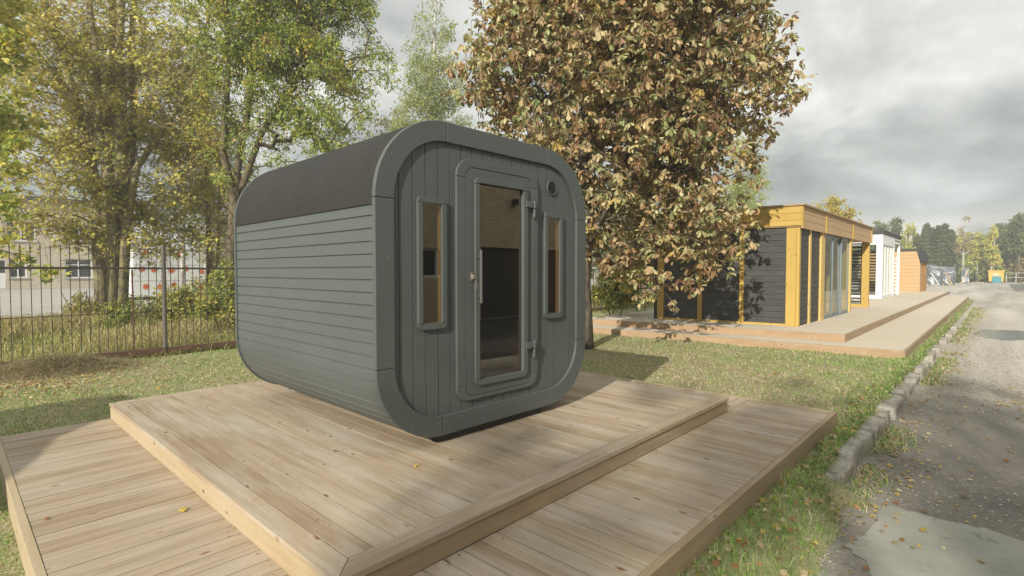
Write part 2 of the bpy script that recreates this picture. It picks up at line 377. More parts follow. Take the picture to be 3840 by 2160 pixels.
# ------------------------------------------------------------ ground
def _gravel(g):
    v = g.tc
    big = g.noise(g.map(v, (.10, .35, 1)), 1.0, 6, .6, .6); med = g.noise(v, 1.7, 6, .65); fin = g.noise(v, 28, 4, .7)
    c = g.ramp(big, ((.32, (.185, .172, .145)), (.50, (.285, .262, .220)), (.66, (.42, .39, .33))))
    c = g.mix(g.ramp(med, ((.33, .6), (.58, 0))), c, (.125, .118, .104))
    vo = g.nd('ShaderNodeTexVoronoi', {'Vector': g.map(v, (24, 24, 24)), 'Scale': 1.0}).outputs
    st = g.ramp(vo['Distance'], ((.16, 1), (.30, 0)))
    pick = g.ramp(g.nd('ShaderNodeSeparateColor', {0: vo['Color']}).outputs[0], ((.60, 0), (.68, 1)))
    c = g.mix(g.math('MULTIPLY', g.math('MULTIPLY', st, pick), .55), c, (.47, .45, .40))
    c = g.mix(g.math('MULTIPLY', g.ramp(fin, ((.35, 1), (.5, 0))), .35), c, (.07, .066, .06))
    h = g.math('ADD', g.math('MULTIPLY', fin, .6), g.math('MULTIPLY', st, .5))
    # yard paler from the middle distance on, streaked lengthwise
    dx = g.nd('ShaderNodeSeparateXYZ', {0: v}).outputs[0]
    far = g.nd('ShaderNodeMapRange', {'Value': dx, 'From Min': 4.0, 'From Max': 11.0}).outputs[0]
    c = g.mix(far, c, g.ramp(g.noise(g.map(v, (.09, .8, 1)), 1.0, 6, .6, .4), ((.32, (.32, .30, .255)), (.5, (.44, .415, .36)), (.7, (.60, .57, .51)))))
    return g.pbr(c, g.ramp(med, ((.3, .75), (.7, .95))), g.bump(h, .7, .012), 0, .2)
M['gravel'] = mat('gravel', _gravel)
def _lawn(g):
    v = g.tc
    n1 = g.noise(v, .55, 5, .55); n2 = g.noise(v, 4.5, 6, .65); n3 = g.noise(v, 60, 3, .7)
    grn = g.ramp(n3, ((.35, (.165, .210, .075)), (.65, (.310, .370, .140)))); dry = g.ramp(n3, ((.35, (.290, .255, .160)), (.65, (.490, .440, .290))))
    f = g.ramp(g.math('ADD', g.math('MULTIPLY', n1, .55), g.math('MULTIPLY', n2, .45)), ((.38, .1), (.54, 1)))
    c = g.mix(g.math('MULTIPLY', f, .8), grn, dry)
    return g.pbr(c, .95, g.bump(n3, .8, .02), 0, .1)
M['lawn'] = mat('lawn', _lawn)
def _weeds(g):
    v = g.tc; n3 = g.noise(v, 14, 5, .7); n1 = g.noise(v, .8, 4)
    c = g.mix(g.ramp(n1, ((.4, 0), (.6, 1))), g.ramp(n3, ((.35, (.09, .085, .035)), (.65, (.20, .19, .08)))), g.ramp(n3, ((.35, (.12, .085, .045)), (.65, (.30, .23, .11)))))
    return g.pbr(c, .95, g.bump(n3, .9, .04), 0, .1)
M['weeds'] = mat('weed_floor', _weeds)

def gz(x, y):                                       # height of the lawn and the rough ground behind it
    x = np.asarray(x, float); y = np.asarray(y, float)
    z = -0.352 + .010*np.sin(1.3*x+.7*y)+.008*np.sin(2.9*y-1.1*x)+.006*np.sin(5.1*x+2.3*y)
    t = np.clip((y-18)/26, 0, 1); z = z + .39*t*t*(3-2*t)
    e = np.clip((-1.93-y-.10*(x > 2.6)+.05*np.sin(3.1*x)+.03*np.sin(8.3*x+1))/.42, 0, 1); z = z-.15*e*e*(3-2*e)
    z = np.where((x > 2.64) & (y < -2.0), -.62, z)
    # heap of clippings at the fence
    z = z + .20*np.exp(-(((x+.72)/.55)**2+((y-7.75)/.42)**2)) + .07*np.exp(-(((x+1.6)/.8)**2+((y-8.2)/.5)**2))
    return z
def grid(name, xs, ys, zf, mt, label=None, kind='structure'):
    X, Y = np.meshgrid(xs, ys); Z = zf(X, Y); nx, ny = len(xs), len(ys)
    I = (np.arange(ny-1)[:, None]*nx+np.arange(nx-1)[None, :]).ravel()
    o = npmesh(name, np.stack([X, Y, Z], -1), np.stack([I, I+1, I+nx+1, I+nx], -1), None, mt, smooth=True, k=4)
    return tag(o, label, None, None, kind)
xs = np.concatenate([np.linspace(-60, -8, 14), np.arange(-7.5, 14, .22), np.linspace(14.5, 37.2, 24)])
grid('lawn', xs, np.concatenate([np.arange(-2.36, -1.7, .08), np.arange(-1.6, 9.2, .3)]), gz, M['lawn'], 'patchy green and tan lawn around the decks')
grid('rough_ground', xs, np.concatenate([np.arange(9.19, 20.5, .7), [20.9]]), lambda x, y: gz(x, y)-.0, M['weeds'], 'weedy rough ground behind the bar fence')
grid('road', np.linspace(-70, 60, 60), np.linspace(20.88, 46, 20), lambda x, y: gz(x, y)+.004, simple('old_asphalt', (.40, .385, .35), .9, 0, .25, 1.2, .4), 'pale grey road in front of the cream brick building')
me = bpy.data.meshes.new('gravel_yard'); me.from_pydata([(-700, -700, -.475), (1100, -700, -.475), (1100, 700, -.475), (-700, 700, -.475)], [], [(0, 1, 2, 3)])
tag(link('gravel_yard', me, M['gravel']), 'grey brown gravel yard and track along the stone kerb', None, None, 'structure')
def blob2d(pts, z, n=5, amp=.03, seed=1):
    r_ = random.Random(seed); out = []
    for i in range(len(pts)):
        a, b = np.array(pts[i]), np.array(pts[(i+1) % len(pts)])
        for k in range(n): p = a+(b-a)*k/n; out.append((p[0]+r_.uniform(-amp, amp), p[1]+r_.uniform(-amp, amp), z))
    return out
def sheet(name, pts, mt, label, kind='structure'):
    me = bpy.data.meshes.new(name); me.from_pydata(pts, [], [tuple(range(len(pts)))]); me.update(); return tag(link(name, me, mt), label, None, None, kind)
def _patch(g):
    n = g.noise(g.tc, 2.2, 6, .6); f = g.noise(g.tc, 40, 3, .7)
    c = g.ramp(n, ((.3, (.27, .272, .235)), (.7, (.40, .395, .34)))); c = g.mix(g.ramp(g.noise(g.tc, 9, 6, .7), ((.30, .5), (.42, 0))), c, (.12, .11, .09))
    return g.pbr(c, .85, g.bump(f, .4, .004), 0, .25)
M['patch'] = mat('cement_patch', _patch)
sheet('cement_patch', blob2d([(1.80, -2.33), (2.10, -2.40), (2.66, -2.43), (2.63, -2.70), (2.66, -2.95), (2.60, -3.2), (2.7, -3.6), (2.5, -4.2), (.6, -4.2), (1.1, -2.9), (1.40, -2.55), (1.66, -2.46)], -.471, 5, .02, 3), M['patch'], 'smooth pale grey cement patch in the gravel')
sheet('added_shade_sheet', [(2.6, -10.5, -.470), (2.9, -4.3, -.470), (14, -4.4, -.470), (25.5, -5.0, -.470), (26, -10.5, -.470)], simple('shade_dark', (.045, .043, .040), .9, 0, .3, 3, .4), 'added dark sheet standing in for shaded ground mirrored in the sauna door')  # unseen sheet, coloured dark so the door glass mirrors shaded ground
sheet('puddle', blob2d([(18.4, -2.75), (17.2, -2.55), (16.0, -2.7), (15.5, -3.05), (15.9, -3.5), (17.2, -3.75), (18.7, -3.5)], -.4705, 4, .06, 5),
      mat('puddle_water', lambda g: g.pbr((.16, .16, .145), .16, None, 0, 1.0)), 'small puddle reflecting the sky in the gravel track')

# ------------------------------------------------------------ kerb stones
def stone(x0, x1, y0, y1, z0, z1, seed):
    import bmesh
    b = bmesh.new(); bmesh.ops.create_cube(b, size=1.0)
    bmesh.ops.subdivide_edges(b, edges=b.edges[:], cuts=5, use_grid_fill=True)
    for v_ in b.verts:
        p = v_.co; q = Vector(p); k = max(abs(q.x), abs(q.y), abs(q.z))*2
        rnd = q.normalized()*.62; p = q.lerp(rnd, .07)
        p = Vector((x0+(p.x+.5)*(x1-x0), y0+(p.y+.5)*(y1-y0), z0+(p.z+.5)*(z1-z0)))
        s_ = Vector((seed*3.1, seed*1.7, 0))
        p += Vector((mn.noise(p*5+s_), mn.noise(p*5+s_+Vector((9, 0, 0))), mn.noise(p*6+s_+Vector((0, 9, 0)))))*.020
        p += Vector((mn.noise(p*19+s_), mn.noise(p*19+s_+Vector((9, 0, 0))), mn.noise(p*19+s_+Vector((0, 9, 0)))))*.009
        v_.co = p
    me = bpy.data.meshes.new('kerb_stone'); b.to_mesh(me); b.free(); me.polygons.foreach_set('use_smooth', [True]*len(me.polygons)); return me
def _kerb(g):
    n = g.noise(g.tc, 5, 6, .65); n2 = g.noise(g.tc, 32, 4, .7)
    c = g.ramp(n, ((.30, (.22, .205, .17)), (.50, (.41, .385, .335)), (.70, (.60, .58, .53)))); c = g.mix(g.ramp(g.noise(g.tc, 2.6, 5, .6), ((.52, 0), (.64, .7))), c, (.13, .135, .085))
    c = g.mix(g.ramp(n2, ((.3, .6), (.45, 0))), c, (.12, .11, .09))
    return g.pbr(c, .95, g.bump(n2, .9, .012), 0, .15)
M['kerb'] = mat('broken_kerb', _kerb)
kx = [(2.60, 2.70, 'small white chipped kerb block at the near end of the kerb'), (2.72, 3.14, 'first full kerb stone, tilted, beside the cement patch'), (3.24, 4.24, 'longest grey kerb stone with mossy top, third from the near end'),
      (4.30, 4.95, 'flat topped kerb stone just past the near deck corner'), (5.02, 5.25, 'short stub of kerb stone half under the grass'), (5.32, 6.35, 'pale rounded kerb stone beyond the short stub'),
      (6.42, 6.75, 'thin whitish kerb piece midway between the two decks'), (6.83, 7.3, 'kerb piece with cracked top midway along the lawn'), (7.55, 8.15, 'upright whitish kerb stone opposite the lawn centre'),
      (8.6, 9.15, 'first of two small kerb stones before the far deck corner'), (9.3, 9.75, 'second of two small kerb stones before the far deck corner'), (10.3, 11.1, 'kerb stone right beside the far deck corner'),
      (11.9, 12.5, 'low kerb stone along the far walkway, nearest the deck corner'), (13.6, 14.3, 'low kerb stone in the grass midway along the far walkway'), (15.4, 16.2, 'low kerb stone by the puddle'), (17.6, 18.4, 'farthest low kerb stone in the verge grass')]
for i, (a, b_, lb) in enumerate(kx):
    r_ = random.Random(i+50); m_ = stone(a, b_, -2.135+r_.uniform(-.01, .01), -1.985+r_.uniform(-.02, .02), -.56, (-.338 if i in (1, 2, 5) else -.352)+r_.uniform(-.018, .010)-(.03 if i > 11 else 0), i)
    ks = link('kerb_stone', m_, M['kerb'], None, ((a+b_)/2, -2.06, -.475)); ks.rotation_euler = (math.radians(r_.uniform(-7, 5)), math.radians(r_.uniform(-1.5, 1.5)*min(1, .6/(b_-a))), math.radians(r_.uniform(-2.5, 2.5)))
    tag(ks, lb, 'kerb stone', 'stones of the broken kerb')

# ------------------------------------------------------------ decks
ZU, ZL = -.065, -.209
def boards(mb, axis, a0, a1, b0, b1, z, pitch, th=.028, gap=.0055, clip=None, seed=0):
    """boards running along axis from a0 to a1, laid side by side from b0 to b1"""
    r_ = random.Random(seed); n = max(1, round((b1-b0)/pitch)); p = (b1-b0)/n
    for i in range(n):
        c0, c1 = b0+i*p+gap/2, b0+(i+1)*p-gap/2; segs = [(a0, a1)]
        if a1-a0 > 2.6 and r_.random() < .45:
            j = a0+(a1-a0)*r_.uniform(.25, .75); segs = [(a0, j-.0015), (j+.0015, a1)]
        for s0, s1 in segs:
            mb.cur = (r_.random(), r_.random(), r_.random()); dz = r_.uniform(-.0012, .0012)
            if axis == 'y': mb.box(c0, c1, s0, s1, z-th, z+dz)
            else: mb.box(s0, s1, c0, c1, z-th, z+dz)
    return mb
X0, X1, Y0, Y1 = -.853, 3.423, -1.020, 3.320
d = thing('deck_platform', 'raised pale timber platform with wide front cap board, under the grey sauna cabin', 'deck', (1.28, 1.1, -.35))
boards(MB(), 'y', Y0+.130, Y1-.095, X0+.128, X1, ZU, .127, seed=2).build('decking_boards', M['deck_y'], d)
m_ = MB(); m_.cur = (.3, .6, .2); m_.prism([(X0, Y0), (X0+.126, Y0+.128), (X0+.126, Y1-.095), (X0, Y1)], lambda a, b: (a, b, ZU-.028), lambda a, b: (a, b, ZU+.0005))
m_.build('edge_board', M['deck_y'], d, bevel=.002)
m_ = MB(); m_.cur = (.1, .2, .7); m_.prism([(X0+.003, Y0), (X1, Y0), (X1, Y0+.1265), (X0+.1305, Y0+.1265)], lambda a, b: (a, b, ZU-.030), lambda a, b: (a, b, ZU+.003))
m_.build('cap_board', M['deck_xr'], d, bevel=.003)
m_ = MB(); m_.cur = (.6, .3, .4); m_.box(X0+.06, X1, Y1-.0945, Y1, ZU-.03, ZU+.001); m_.build('rear_board', M['deck_x'], d, bevel=.002)
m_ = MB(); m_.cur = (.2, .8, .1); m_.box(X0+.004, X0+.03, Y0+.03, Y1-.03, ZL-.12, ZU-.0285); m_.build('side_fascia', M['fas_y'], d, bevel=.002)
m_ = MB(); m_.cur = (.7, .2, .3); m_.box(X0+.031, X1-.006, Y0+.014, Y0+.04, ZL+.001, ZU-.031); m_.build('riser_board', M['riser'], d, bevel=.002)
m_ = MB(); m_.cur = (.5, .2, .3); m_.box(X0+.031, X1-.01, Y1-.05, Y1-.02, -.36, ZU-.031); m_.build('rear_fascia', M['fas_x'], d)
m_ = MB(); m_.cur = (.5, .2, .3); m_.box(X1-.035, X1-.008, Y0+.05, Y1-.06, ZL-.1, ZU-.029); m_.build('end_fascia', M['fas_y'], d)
m_ = MB(); m_.box(X0+.035, X1-.04, Y0+.045, Y1-.055, -.34, ZU-.05); m_.build('joists', M['undark'], d)
LX0, LX1, LY0 = -1.620, 4.174, -1.823
s_ = thing('deck_walkway', 'low timber walkway wrapping the sauna platform on three sides', 'deck', (1.28, -1.4, -.35))
mb = MB(); boards(mb, 'y', LY0+.045, Y0+.012, -3.05, LX1-.045, ZL, .1265, seed=5); mb.build('front_boards', M['deck_y'], s_)
mb = MB(); boards(mb, 'x', LX0+.002, X0+.003, Y0+.016, 3.28, ZL, .125, seed=6); mb.build('left_boards', M['deck_xr'], s_)
mb = MB(); boards(mb, 'x', X1-.006, LX1-.045, Y0+.016, Y1, ZL, .125, seed=7); mb.build('right_boards', M['deck_x'], s_)
m_ = MB()
for k, (a, b_) in enumerate(((-3.05, .62), (.623, 4.174))): m_.cur = (.2+.4*k, .1, .6); m_.box(a, b_, LY0, LY0+.043, -.345-.02, ZL+.002)
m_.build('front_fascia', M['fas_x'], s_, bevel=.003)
m_ = MB()
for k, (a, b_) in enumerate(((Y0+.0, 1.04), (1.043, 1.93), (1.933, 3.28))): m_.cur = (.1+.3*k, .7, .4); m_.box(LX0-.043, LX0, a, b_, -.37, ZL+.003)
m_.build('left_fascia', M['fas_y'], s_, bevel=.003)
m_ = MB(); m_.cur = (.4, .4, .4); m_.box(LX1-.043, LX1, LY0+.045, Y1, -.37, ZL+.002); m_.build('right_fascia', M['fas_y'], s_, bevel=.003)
m_ = MB(); m_.cur = (.4, .4, .4); m_.box(-3.05, LX1-.05, LY0+.05, Y0+.012, -.38, ZL-.06); m_.box(LX0+.01, X0, Y0+.02, 3.27, -.38, ZL-.06); m_.box(X1, LX1-.05, Y0+.02, 3.3, -.38, ZL-.06)
m_.build('joists', M['undark'], s_)

# ------------------------------------------------------------ sauna cabin
W, H, RT, RB, B, D = 2.3274, 2.30, .603, .554, .148, 2.5715
S = thing('sauna_cabin', 'dark grey rounded cube sauna cabin with glass door and felt roof on the near deck', 'sauna', (0, 0, 0), -.0173, local=True)
def arc(cx, cz, r, a0, a1, n=14): return [(cx+r*math.cos(math.radians(a0+(a1-a0)*i/n)), cz+r*math.sin(math.radians(a0+(a1-a0)*i/n))) for i in range(n+1)]
def rrect(x0, x1, z0, z1, rt, rb, n=14):               # from left side going up, clockwise
    return arc(x0+rt, z1-rt, rt, 180, 90, n)+arc(x1-rt, z1-rt, rt, 90, 0, n)+arc(x1-rb, z0+rb, rb, 0, -90, n)+arc(x0+rb, z0+rb, rb, -90, -180, n)
g_ = .0016
def screws(parent, pts, y):
    for (x, z) in pts:
        m = MB(); m.tube([(x, y-.0008, z), (x, y+.002, z)], .0042, 7); m.build('screw', M['screw'], parent)
def frame8(prefix, x0, x1, z0, z1, rt, rb, b, y0, y1, root, mt, bev, sc_=True):
    for (cx, cz, r, a0, a1) in ((x0+rt, z1-rt, rt, 180, 90), (x1-rt, z1-rt, rt, 90, 0), (x1-rb, z0+rb, rb, 0, -90), (x0+rb, z0+rb, rb, -90, -180)):
        e = math.degrees(g_/r); q = -e if a1 < a0 else e
        o = MB().strip(arc(cx, cz, r, a0+q, a1-q, 18), arc(cx, cz, r-b, a0+q, a1-q, 18), y0, y1).build(prefix+'_corner', mt, root, bevel=bev)
        if sc_:
            t = [math.radians(a0+(a1-a0)*f) for f in (.05, .36, .64, .95)]
            screws(o, [(cx+(r-(.045 if i % 2 else .10))*math.cos(k), cz+(r-(.045 if i % 2 else .10))*math.sin(k)) for i, k in enumerate(t)], y0)
    for (p, q, r_, s2) in (((x0+rt, z1-b), (x1-rt, z1), 1, 0), ((x0+rb, z0), (x1-rb, z0+b), 1, 0), ((x0, z0+rb), (x0+b, z1-rt), 0, 1), ((x1-b, z0+rb), (x1, z1-rt), 0, 1)):
        o = MB().box(p[0]+g_*r_, q[0]-g_*r_, y0, y1, p[1]+g_*s2, q[1]-g_*s2).build(prefix+'_board', mt, root, bevel=bev)
        if sc_:
            L_ = (q[0]-p[0]) if r_ else (q[1]-p[1]); pts = []
            for i, f in enumerate((.03, .35, .66, .97)):
                pts.append((p[0]+L_*f, p[1]+(.045 if i % 2 else .10)) if r_ else (p[0]+(.045 if i % 2 else .10), p[1]+L_*f))
            screws(o, pts, y0)
frame8('frame', 0, W, 0, H, RT, RB, B, 0, .040, S, M['grey'], .005)
MB().strip(rrect(0, W, 0, H, RT, RB, 20), rrect(B, W-B, B, H-B, RT-B, RB-B, 20), D-.035, D, True).build('rear_frame', M['grey'], S, bevel=.004)
# front wall: upright boards cut round the door and the two windows
YW = .022
ix0, ix1, iz0, iz1, irt, irb = .10, W-.10, .10, H-.10, RT-.10, RB-.10
def zt(x):
    if x < ix0+irt: return iz1-irt+math.sqrt(max(0, irt**2-(ix0+irt-x)**2))
    if x > ix1-irt: return iz1-irt+math.sqrt(max(0, irt**2-(x-ix1+irt)**2))
    return iz1
def zb(x):
    if x < ix0+irb: return iz0+irb-math.sqrt(max(0, irb**2-(ix0+irb-x)**2))
    if x > ix1-irb: return iz0+irb-math.sqrt(max(0, irb**2-(x-ix1+irb)**2))
    return iz0
WIN = ((.382, .552, .836, 1.697), (1.752, 1.922, .829, 1.690)); DOOR = (.911, 1.4155, .362, 1.890)
OPEN = WIN+(DOOR,)
mb = MB(); mg = MB(); r_ = random.Random(3)
seams = [ix0]+[.0864+.1112*k for k in range(1, 20) if ix0+.03 < .0864+.1112*k < ix1-.03]+[ix1]
for a, b_ in zip(seams[:-1], seams[1:]):
    mb.cur = (r_.random(), r_.random(), r_.random()); dy = r_.uniform(-.0005, .0008)
    cuts = sorted(set([a+.003, b_-.003]+[x for o in OPEN for x in o[:2] if a+.003 < x < b_-.003]+[a+.003+(b_-a-.006)*k/3 for k in (1, 2)]))
    for c0, c1 in zip(cuts[:-1], cuts[1:]):
        iv = [None]; mid = (c0+c1)/2; holes = sorted((o[2], o[3]) for o in OPEN if o[0] < mid < o[1])
        lo = [zb(c0), zb(c1)]
        for h0, h1 in holes+[(None, None)]:
            top = [zt(c0), zt(c1)] if h0 is None else [h0, h0]
            if top[0] > lo[0]:
                vs = [(c0, YW+dy, lo[0]), (c1, YW+dy, lo[1]), (c1, YW+dy, top[1]), (c0, YW+dy, top[0])]
                vs += [(x, YW+.03, z) for x, y, z in vs]
                mb.add(vs, [(0, 1, 2, 3), (7, 6, 5, 4), (0, 4, 5, 1), (1, 5, 6, 2), (2, 6, 7, 3), (3, 7, 4, 0)])
            lo = [h1, h1] if h0 is not None else lo
mb.build('front_cladding', M['grey'], S)
# backing behind the seams, with the same openings
xb = sorted([ix0+.005, ix1-.005]+[x for o in OPEN for x in o[:2]]); zbk = []
for c0, c1 in zip(xb[:-1], xb[1:]):
    mid = (c0+c1)/2; holes = sorted((o[2], o[3]) for o in OPEN if o[0] < mid < o[1]); n = 6
    for k in range(n):
        p0, p1 = c0+(c1-c0)*k/n, c0+(c1-c0)*(k+1)/n; lo = [zb(p0), zb(p1)]
        for h0, h1 in holes+[(None, None)]:
            top = [zt(p0), zt(p1)] if h0 is None else [h0, h0]
            vs = [(p0, YW+.008, lo[0]), (p1, YW+.008, lo[1]), (p1, YW+.008, top[1]), (p0, YW+.008, top[0])]; vs += [(x, YW+.028, z) for x, y, z in vs]
            mg.add(vs, [(0, 1, 2, 3), (7, 6, 5, 4), (0, 4, 5, 1), (1, 5, 6, 2), (2, 6, 7, 3), (3, 7, 4, 0)])
            lo = [h1, h1] if h0 is not None else lo
mg.build('wall_backing', M['undark'], S)
# shell: boards running front to back round the curve, with V grooves
def shell(inset, z_from, zlast, off, ya, yb, groove, th):
    full = rrect(inset, W-inset, inset, H-inset, RT-inset, RB-inset, 24)
    P = np.array(full+[full[0]]); seg = np.diff(P, axis=0); L = np.concatenate([[0], np.cumsum(np.hypot(seg[:, 0], seg[:, 1]))])
    return P, L
def along(P, L, s):
    s = s % L[-1]; i = min(np.searchsorted(L, s, side='right')-1, len(L)-2); f = (s-L[i])/(L[i+1]-L[i]+1e-12); p = P[i]*(1-f)+P[i+1]*f
    t = P[i+1]-P[i]; t = t/(np.linalg.norm(t)+1e-12); return p, np.array([-t[1], t[0]])   # outward normal (clockwise path)
P, L = shell(.0128, 0, 0, 0, 0, 0, 0, 0)
cen = np.array([W/2, H/2])
# s=0 at left side, z = H-RT ; going up. The left side below is the end of the path
LT = L[-1]; zstart = H-RT
offs = sorted([(LT-(zstart-z)) % LT for z in (1.581-.0857*k for k in range(0, 13))]+[(LT-(zstart-.553)-.0857*k) % LT for k in range(1, 28)])
top_end = None
prof = []
ss = list(np.linspace(0, LT, 260, endpoint=False))
for s0 in offs: ss += [s0-.0095, s0-.0025, s0-.0005, s0+.0045]
ss = sorted(x % LT for x in ss); gv = np.array(offs)
A_, B_ = [], []
for s0 in ss:
    p, nrm = along(P, L, s0)
    if np.dot(nrm, p-cen) < 0: nrm = -nrm
    dmin = gv-s0; near = dmin[np.argmin(abs(dmin))]
    dep = .010 if -.001 < near < .004 else 0.0
    A_.append(tuple(p-nrm*dep)); B_.append(tuple(p-nrm*.045))
MB().strip(A_, B_, .041, D-.036, True).build('side_cladding', M['greyside'], S)
# felt over the roof
sl_ = (LT-(zstart-1.652)); s1_ = None
path = []
Pr, Lr = shell(.0128, 0, 0, 0, 0, 0, 0, 0)
half = [i for i in range(60)]
send = None
cand = np.linspace(0, LT/2+.6, 400)
lastR = max(s for s in cand if along(P, L, s)[0][0] > W/2 and along(P, L, s)[0][1] > 1.652)
sv = np.concatenate([np.linspace(sl_-LT, lastR, 70)])
o_, i_ = [], []
for s0 in sv:
    p, nrm = along(P, L, s0)
    if np.dot(nrm, p-cen) < 0: nrm = -nrm
    o_.append(tuple(p+nrm*.011)); i_.append(tuple(p+nrm*.0015))
MB().strip(o_, i_, .042, D-.037).build('roof_felt', M['felt'], S, bevel=.003)
# lining
ln = rrect(.075, W-.075, .075, H-.075, RT-.06, RB-.06, 8); mb = MB(); mb.cur = (.4, .4, .4)
k = len(ln); mb.add([(x, .055, z) for x, z in ln]+[(x, D-.08, z) for x, z in ln], [(i, (i+1) % k, (i+1) % k+k, i+k) for i in range(k)]+[tuple(range(k, 2*k))])
mb.build('lining', M['inner'], S, fix=False)
for zb_, y_ in ((1.02, 1.35), (.58, .95)):
    mb = MB()
    for j in range(5): mb.cur = (.3+.1*j, .5, .2*j); mb.box(.09, W-.09, y_+j*.20, y_+.18+j*.20, zb_, zb_+.035)
    mb.cur = (.2, .2, .2); mb.box(.09, W-.09, y_+.02, y_+.05, zb_-.07, zb_); mb.build('bench', M['bench'], S)
mb = MB()
for j in range(3): mb.cur = (.6, .6, .3*j); mb.box(1.78, 2.2, .12+j*.001, .46, .62+j*.28, .66+j*.28); mb.box(1.80, 2.16, .15, .17, .66+j*.28, .90+j*.28)
mb.build('backrest', M['inner'], S)
MB().box(.55, 1.72, .052, 2.45, -.064, .0135).build('base_beam', M['undark'], S, bevel=.003)
# a cleaner frame: same outline inside and outside, bevelled edges
def ring_pieces(prefix, out, inn, n, y0, y1, parent, mt, bev):
    """out, inn closed outlines made by rrect with n per corner; cut at the arc ends into top, right, bottom, left"""
    m = n+1; g = .0011
    def seg(i0, i1, trim):
        ids = [i % (4*m) for i in range(i0, i1+1)]; A = [list(out[i]) for i in ids]; Bq = [list(inn[i]) for i in ids]
        return A, Bq
    for nm, i0, i1 in ((prefix+'_top', 0, 2*m-1), (prefix+'_side', 2*m-1, 2*m), (prefix+'_bottom', 2*m, 4*m-1), (prefix+'_side', 4*m-1, 4*m)):
        A, Bq = seg(i0, i1, g)
        for Q in (A, Bq):
            if nm.endswith('top'): Q[0][1] += g; Q[-1][1] += g
            elif nm.endswith('bottom'): Q[0][1] -= g; Q[-1][1] -= g
        if nm.endswith('side'):
            z_ = [A[0][1], A[1][1]]; sg = 1 if z_[1] > z_[0] else -1
            A[0][1] += sg*g; A[1][1] -= sg*g; Bq[0][1] = A[0][1]; Bq[1][1] = A[1][1]
        else: Bq[0][1] = A[0][1]; Bq[-1][1] = A[-1][1]
        MB().strip([tuple(q) for q in A], [tuple(q) for q in Bq], y0, y1).build(nm, mt, parent, bevel=bev)
casing = bpy.data.objects.new('door_casing', None); COL.objects.link(casing); casing.parent = S; ORG[casing] = ORG[S]
def fr(x0, x1, z0, z1, rt, rb, n=10): return rrect(x0, x1, z0, z1, rt, rb, n)
ring_pieces('casing', fr(.692, 1.618, .214, 2.070, .150, .120), fr(.781, 1.546, .244, 2.003, .085, .075), 10, -.002, YW-.0008, casing, M['grey'], .004)
door = bpy.data.objects.new('door', None); COL.objects.link(door); door.parent = S; ORG[door] = ORG[S]
MB().strip(fr(.785, 1.542, .248, 1.999, .080, .070), fr(DOOR[0], DOOR[1], DOOR[2], DOOR[3], .004, .004), -.001, .050, True).build('door_leaf', M['grey'], door, bevel=.004)
ring_pieces('glazing_bead', fr(.864, 1.467, .317, 1.934, .052, .050), fr(DOOR[0], DOOR[1], DOOR[2], DOOR[3], .003, .003), 10, -.020, -.0015, door, M['grey'], .004)
MB().box(DOOR[0]-.01, DOOR[1]+.01, .012, .018, DOOR[2]-.01, DOOR[3]+.01).build('door_glass', M['glass'], door)
mb = MB(); hx = .872
mb.tube([(hx, -.072, .966), (hx, -.072, 1.372)], .0125, 12)
for z in (1.013, 1.315): mb.tube([(hx+.012, -.018, z), (hx, -.066, z)], .008, 8)
mb.build('door_handle', M['steel'], door, smooth=False)
mb = MB(); mb.tube([(.836, -.010, 1.150), (.836, -.010, 1.186)], .0155, 12); mb.box(.822, .850, -.012, -.001, 1.133, 1.203); mb.tube([(.836, -.024, 1.170), (.836, -.006, 1.170)], .009, 10)
mb.build('lock', M['chrome'], door, bevel=.002)
mb = MB(); mb.box(.834, .838, -.050, -.022, 1.160, 1.180)
for k in range(5): mb.tube([(.838+.012*math.cos(t), -.052, 1.152-.018*k+.008*math.sin(t)) for t in np.linspace(0, 6.28, 7)], .0018, 5)
mb.build('keys', M['chrome'], door)
for z in (1.778, .575):
    mb = MB(); mb.box(1.440, 1.535, -.030, -.002, z-.028, z+.026); mb.tube([(1.545, -.024, z-.030), (1.545, -.024, z+.034)], .013, 10); mb.tube([(1.545, -.020, z-.110), (1.545, -.020, z-.034)], .012, 10); mb.box(1.548, 1.575, -.016, -.0025, z-.10, z-.036)
    mb.build('hinge', M['grey'], door, bevel=.004)
for wx in WIN:
    wn = bpy.data.objects.new('window', None); COL.objects.link(wn); wn.parent = S; ORG[wn] = ORG[S]
    ring_pieces('window_frame', fr(wx[0]-.042, wx[1]+.045, wx[2]-.043, wx[3]+.045, .044, .044), fr(wx[0], wx[1], wx[2], wx[3], .003, .003), 10, -.004, YW-.0008, wn, M['grey'], .004)
    MB().box(wx[0]-.006, wx[1]+.006, .009, .014, wx[2]-.006, wx[3]+.006).build('window_glass', M['wglass'], wn)
    o2 = fr(wx[0]-.030, wx[1]+.030, wx[2]-.03, wx[3]+.03, .004, .004, 2); i2 = fr(wx[0]+.001, wx[1]-.001, wx[2]+.001, wx[3]-.001, .002, .002, 2)
    q_ = MB(); q_.cur = (.8, .8, .8); q_.strip(o2, i2, .0155, .050, True); q_.build('window_lining', M['inner'], wn)
q_ = MB(); q_.cur = (.2, .3, .8); q_.strip(fr(DOOR[0]-.008, DOOR[1]+.008, DOOR[2]-.008, DOOR[3]+.008, .004, .004, 2), fr(DOOR[0]+.004, DOOR[1]-.012, DOOR[2]+.004, DOOR[3]-.004, .002, .002, 2), .0195, .10, True); q_.build('door_lining', M['inner'], S)
vt = MB(); cx, cz, vr = 1.822, 1.958, .066
vt.strip(arc(cx, cz, vr, 0, -360, 28)[:-1], arc(cx, cz, vr-.010, 0, -360, 28)[:-1], .008, YW-.001, True)
vg = vt.build('vent_grille', M['grey'], S, bevel=.002)
vb = MB(); vb.tube([(cx, .0195, cz), (cx, .0212, cz)], vr-.011, 24); vb.build('vent_hole', M['black'], vg)
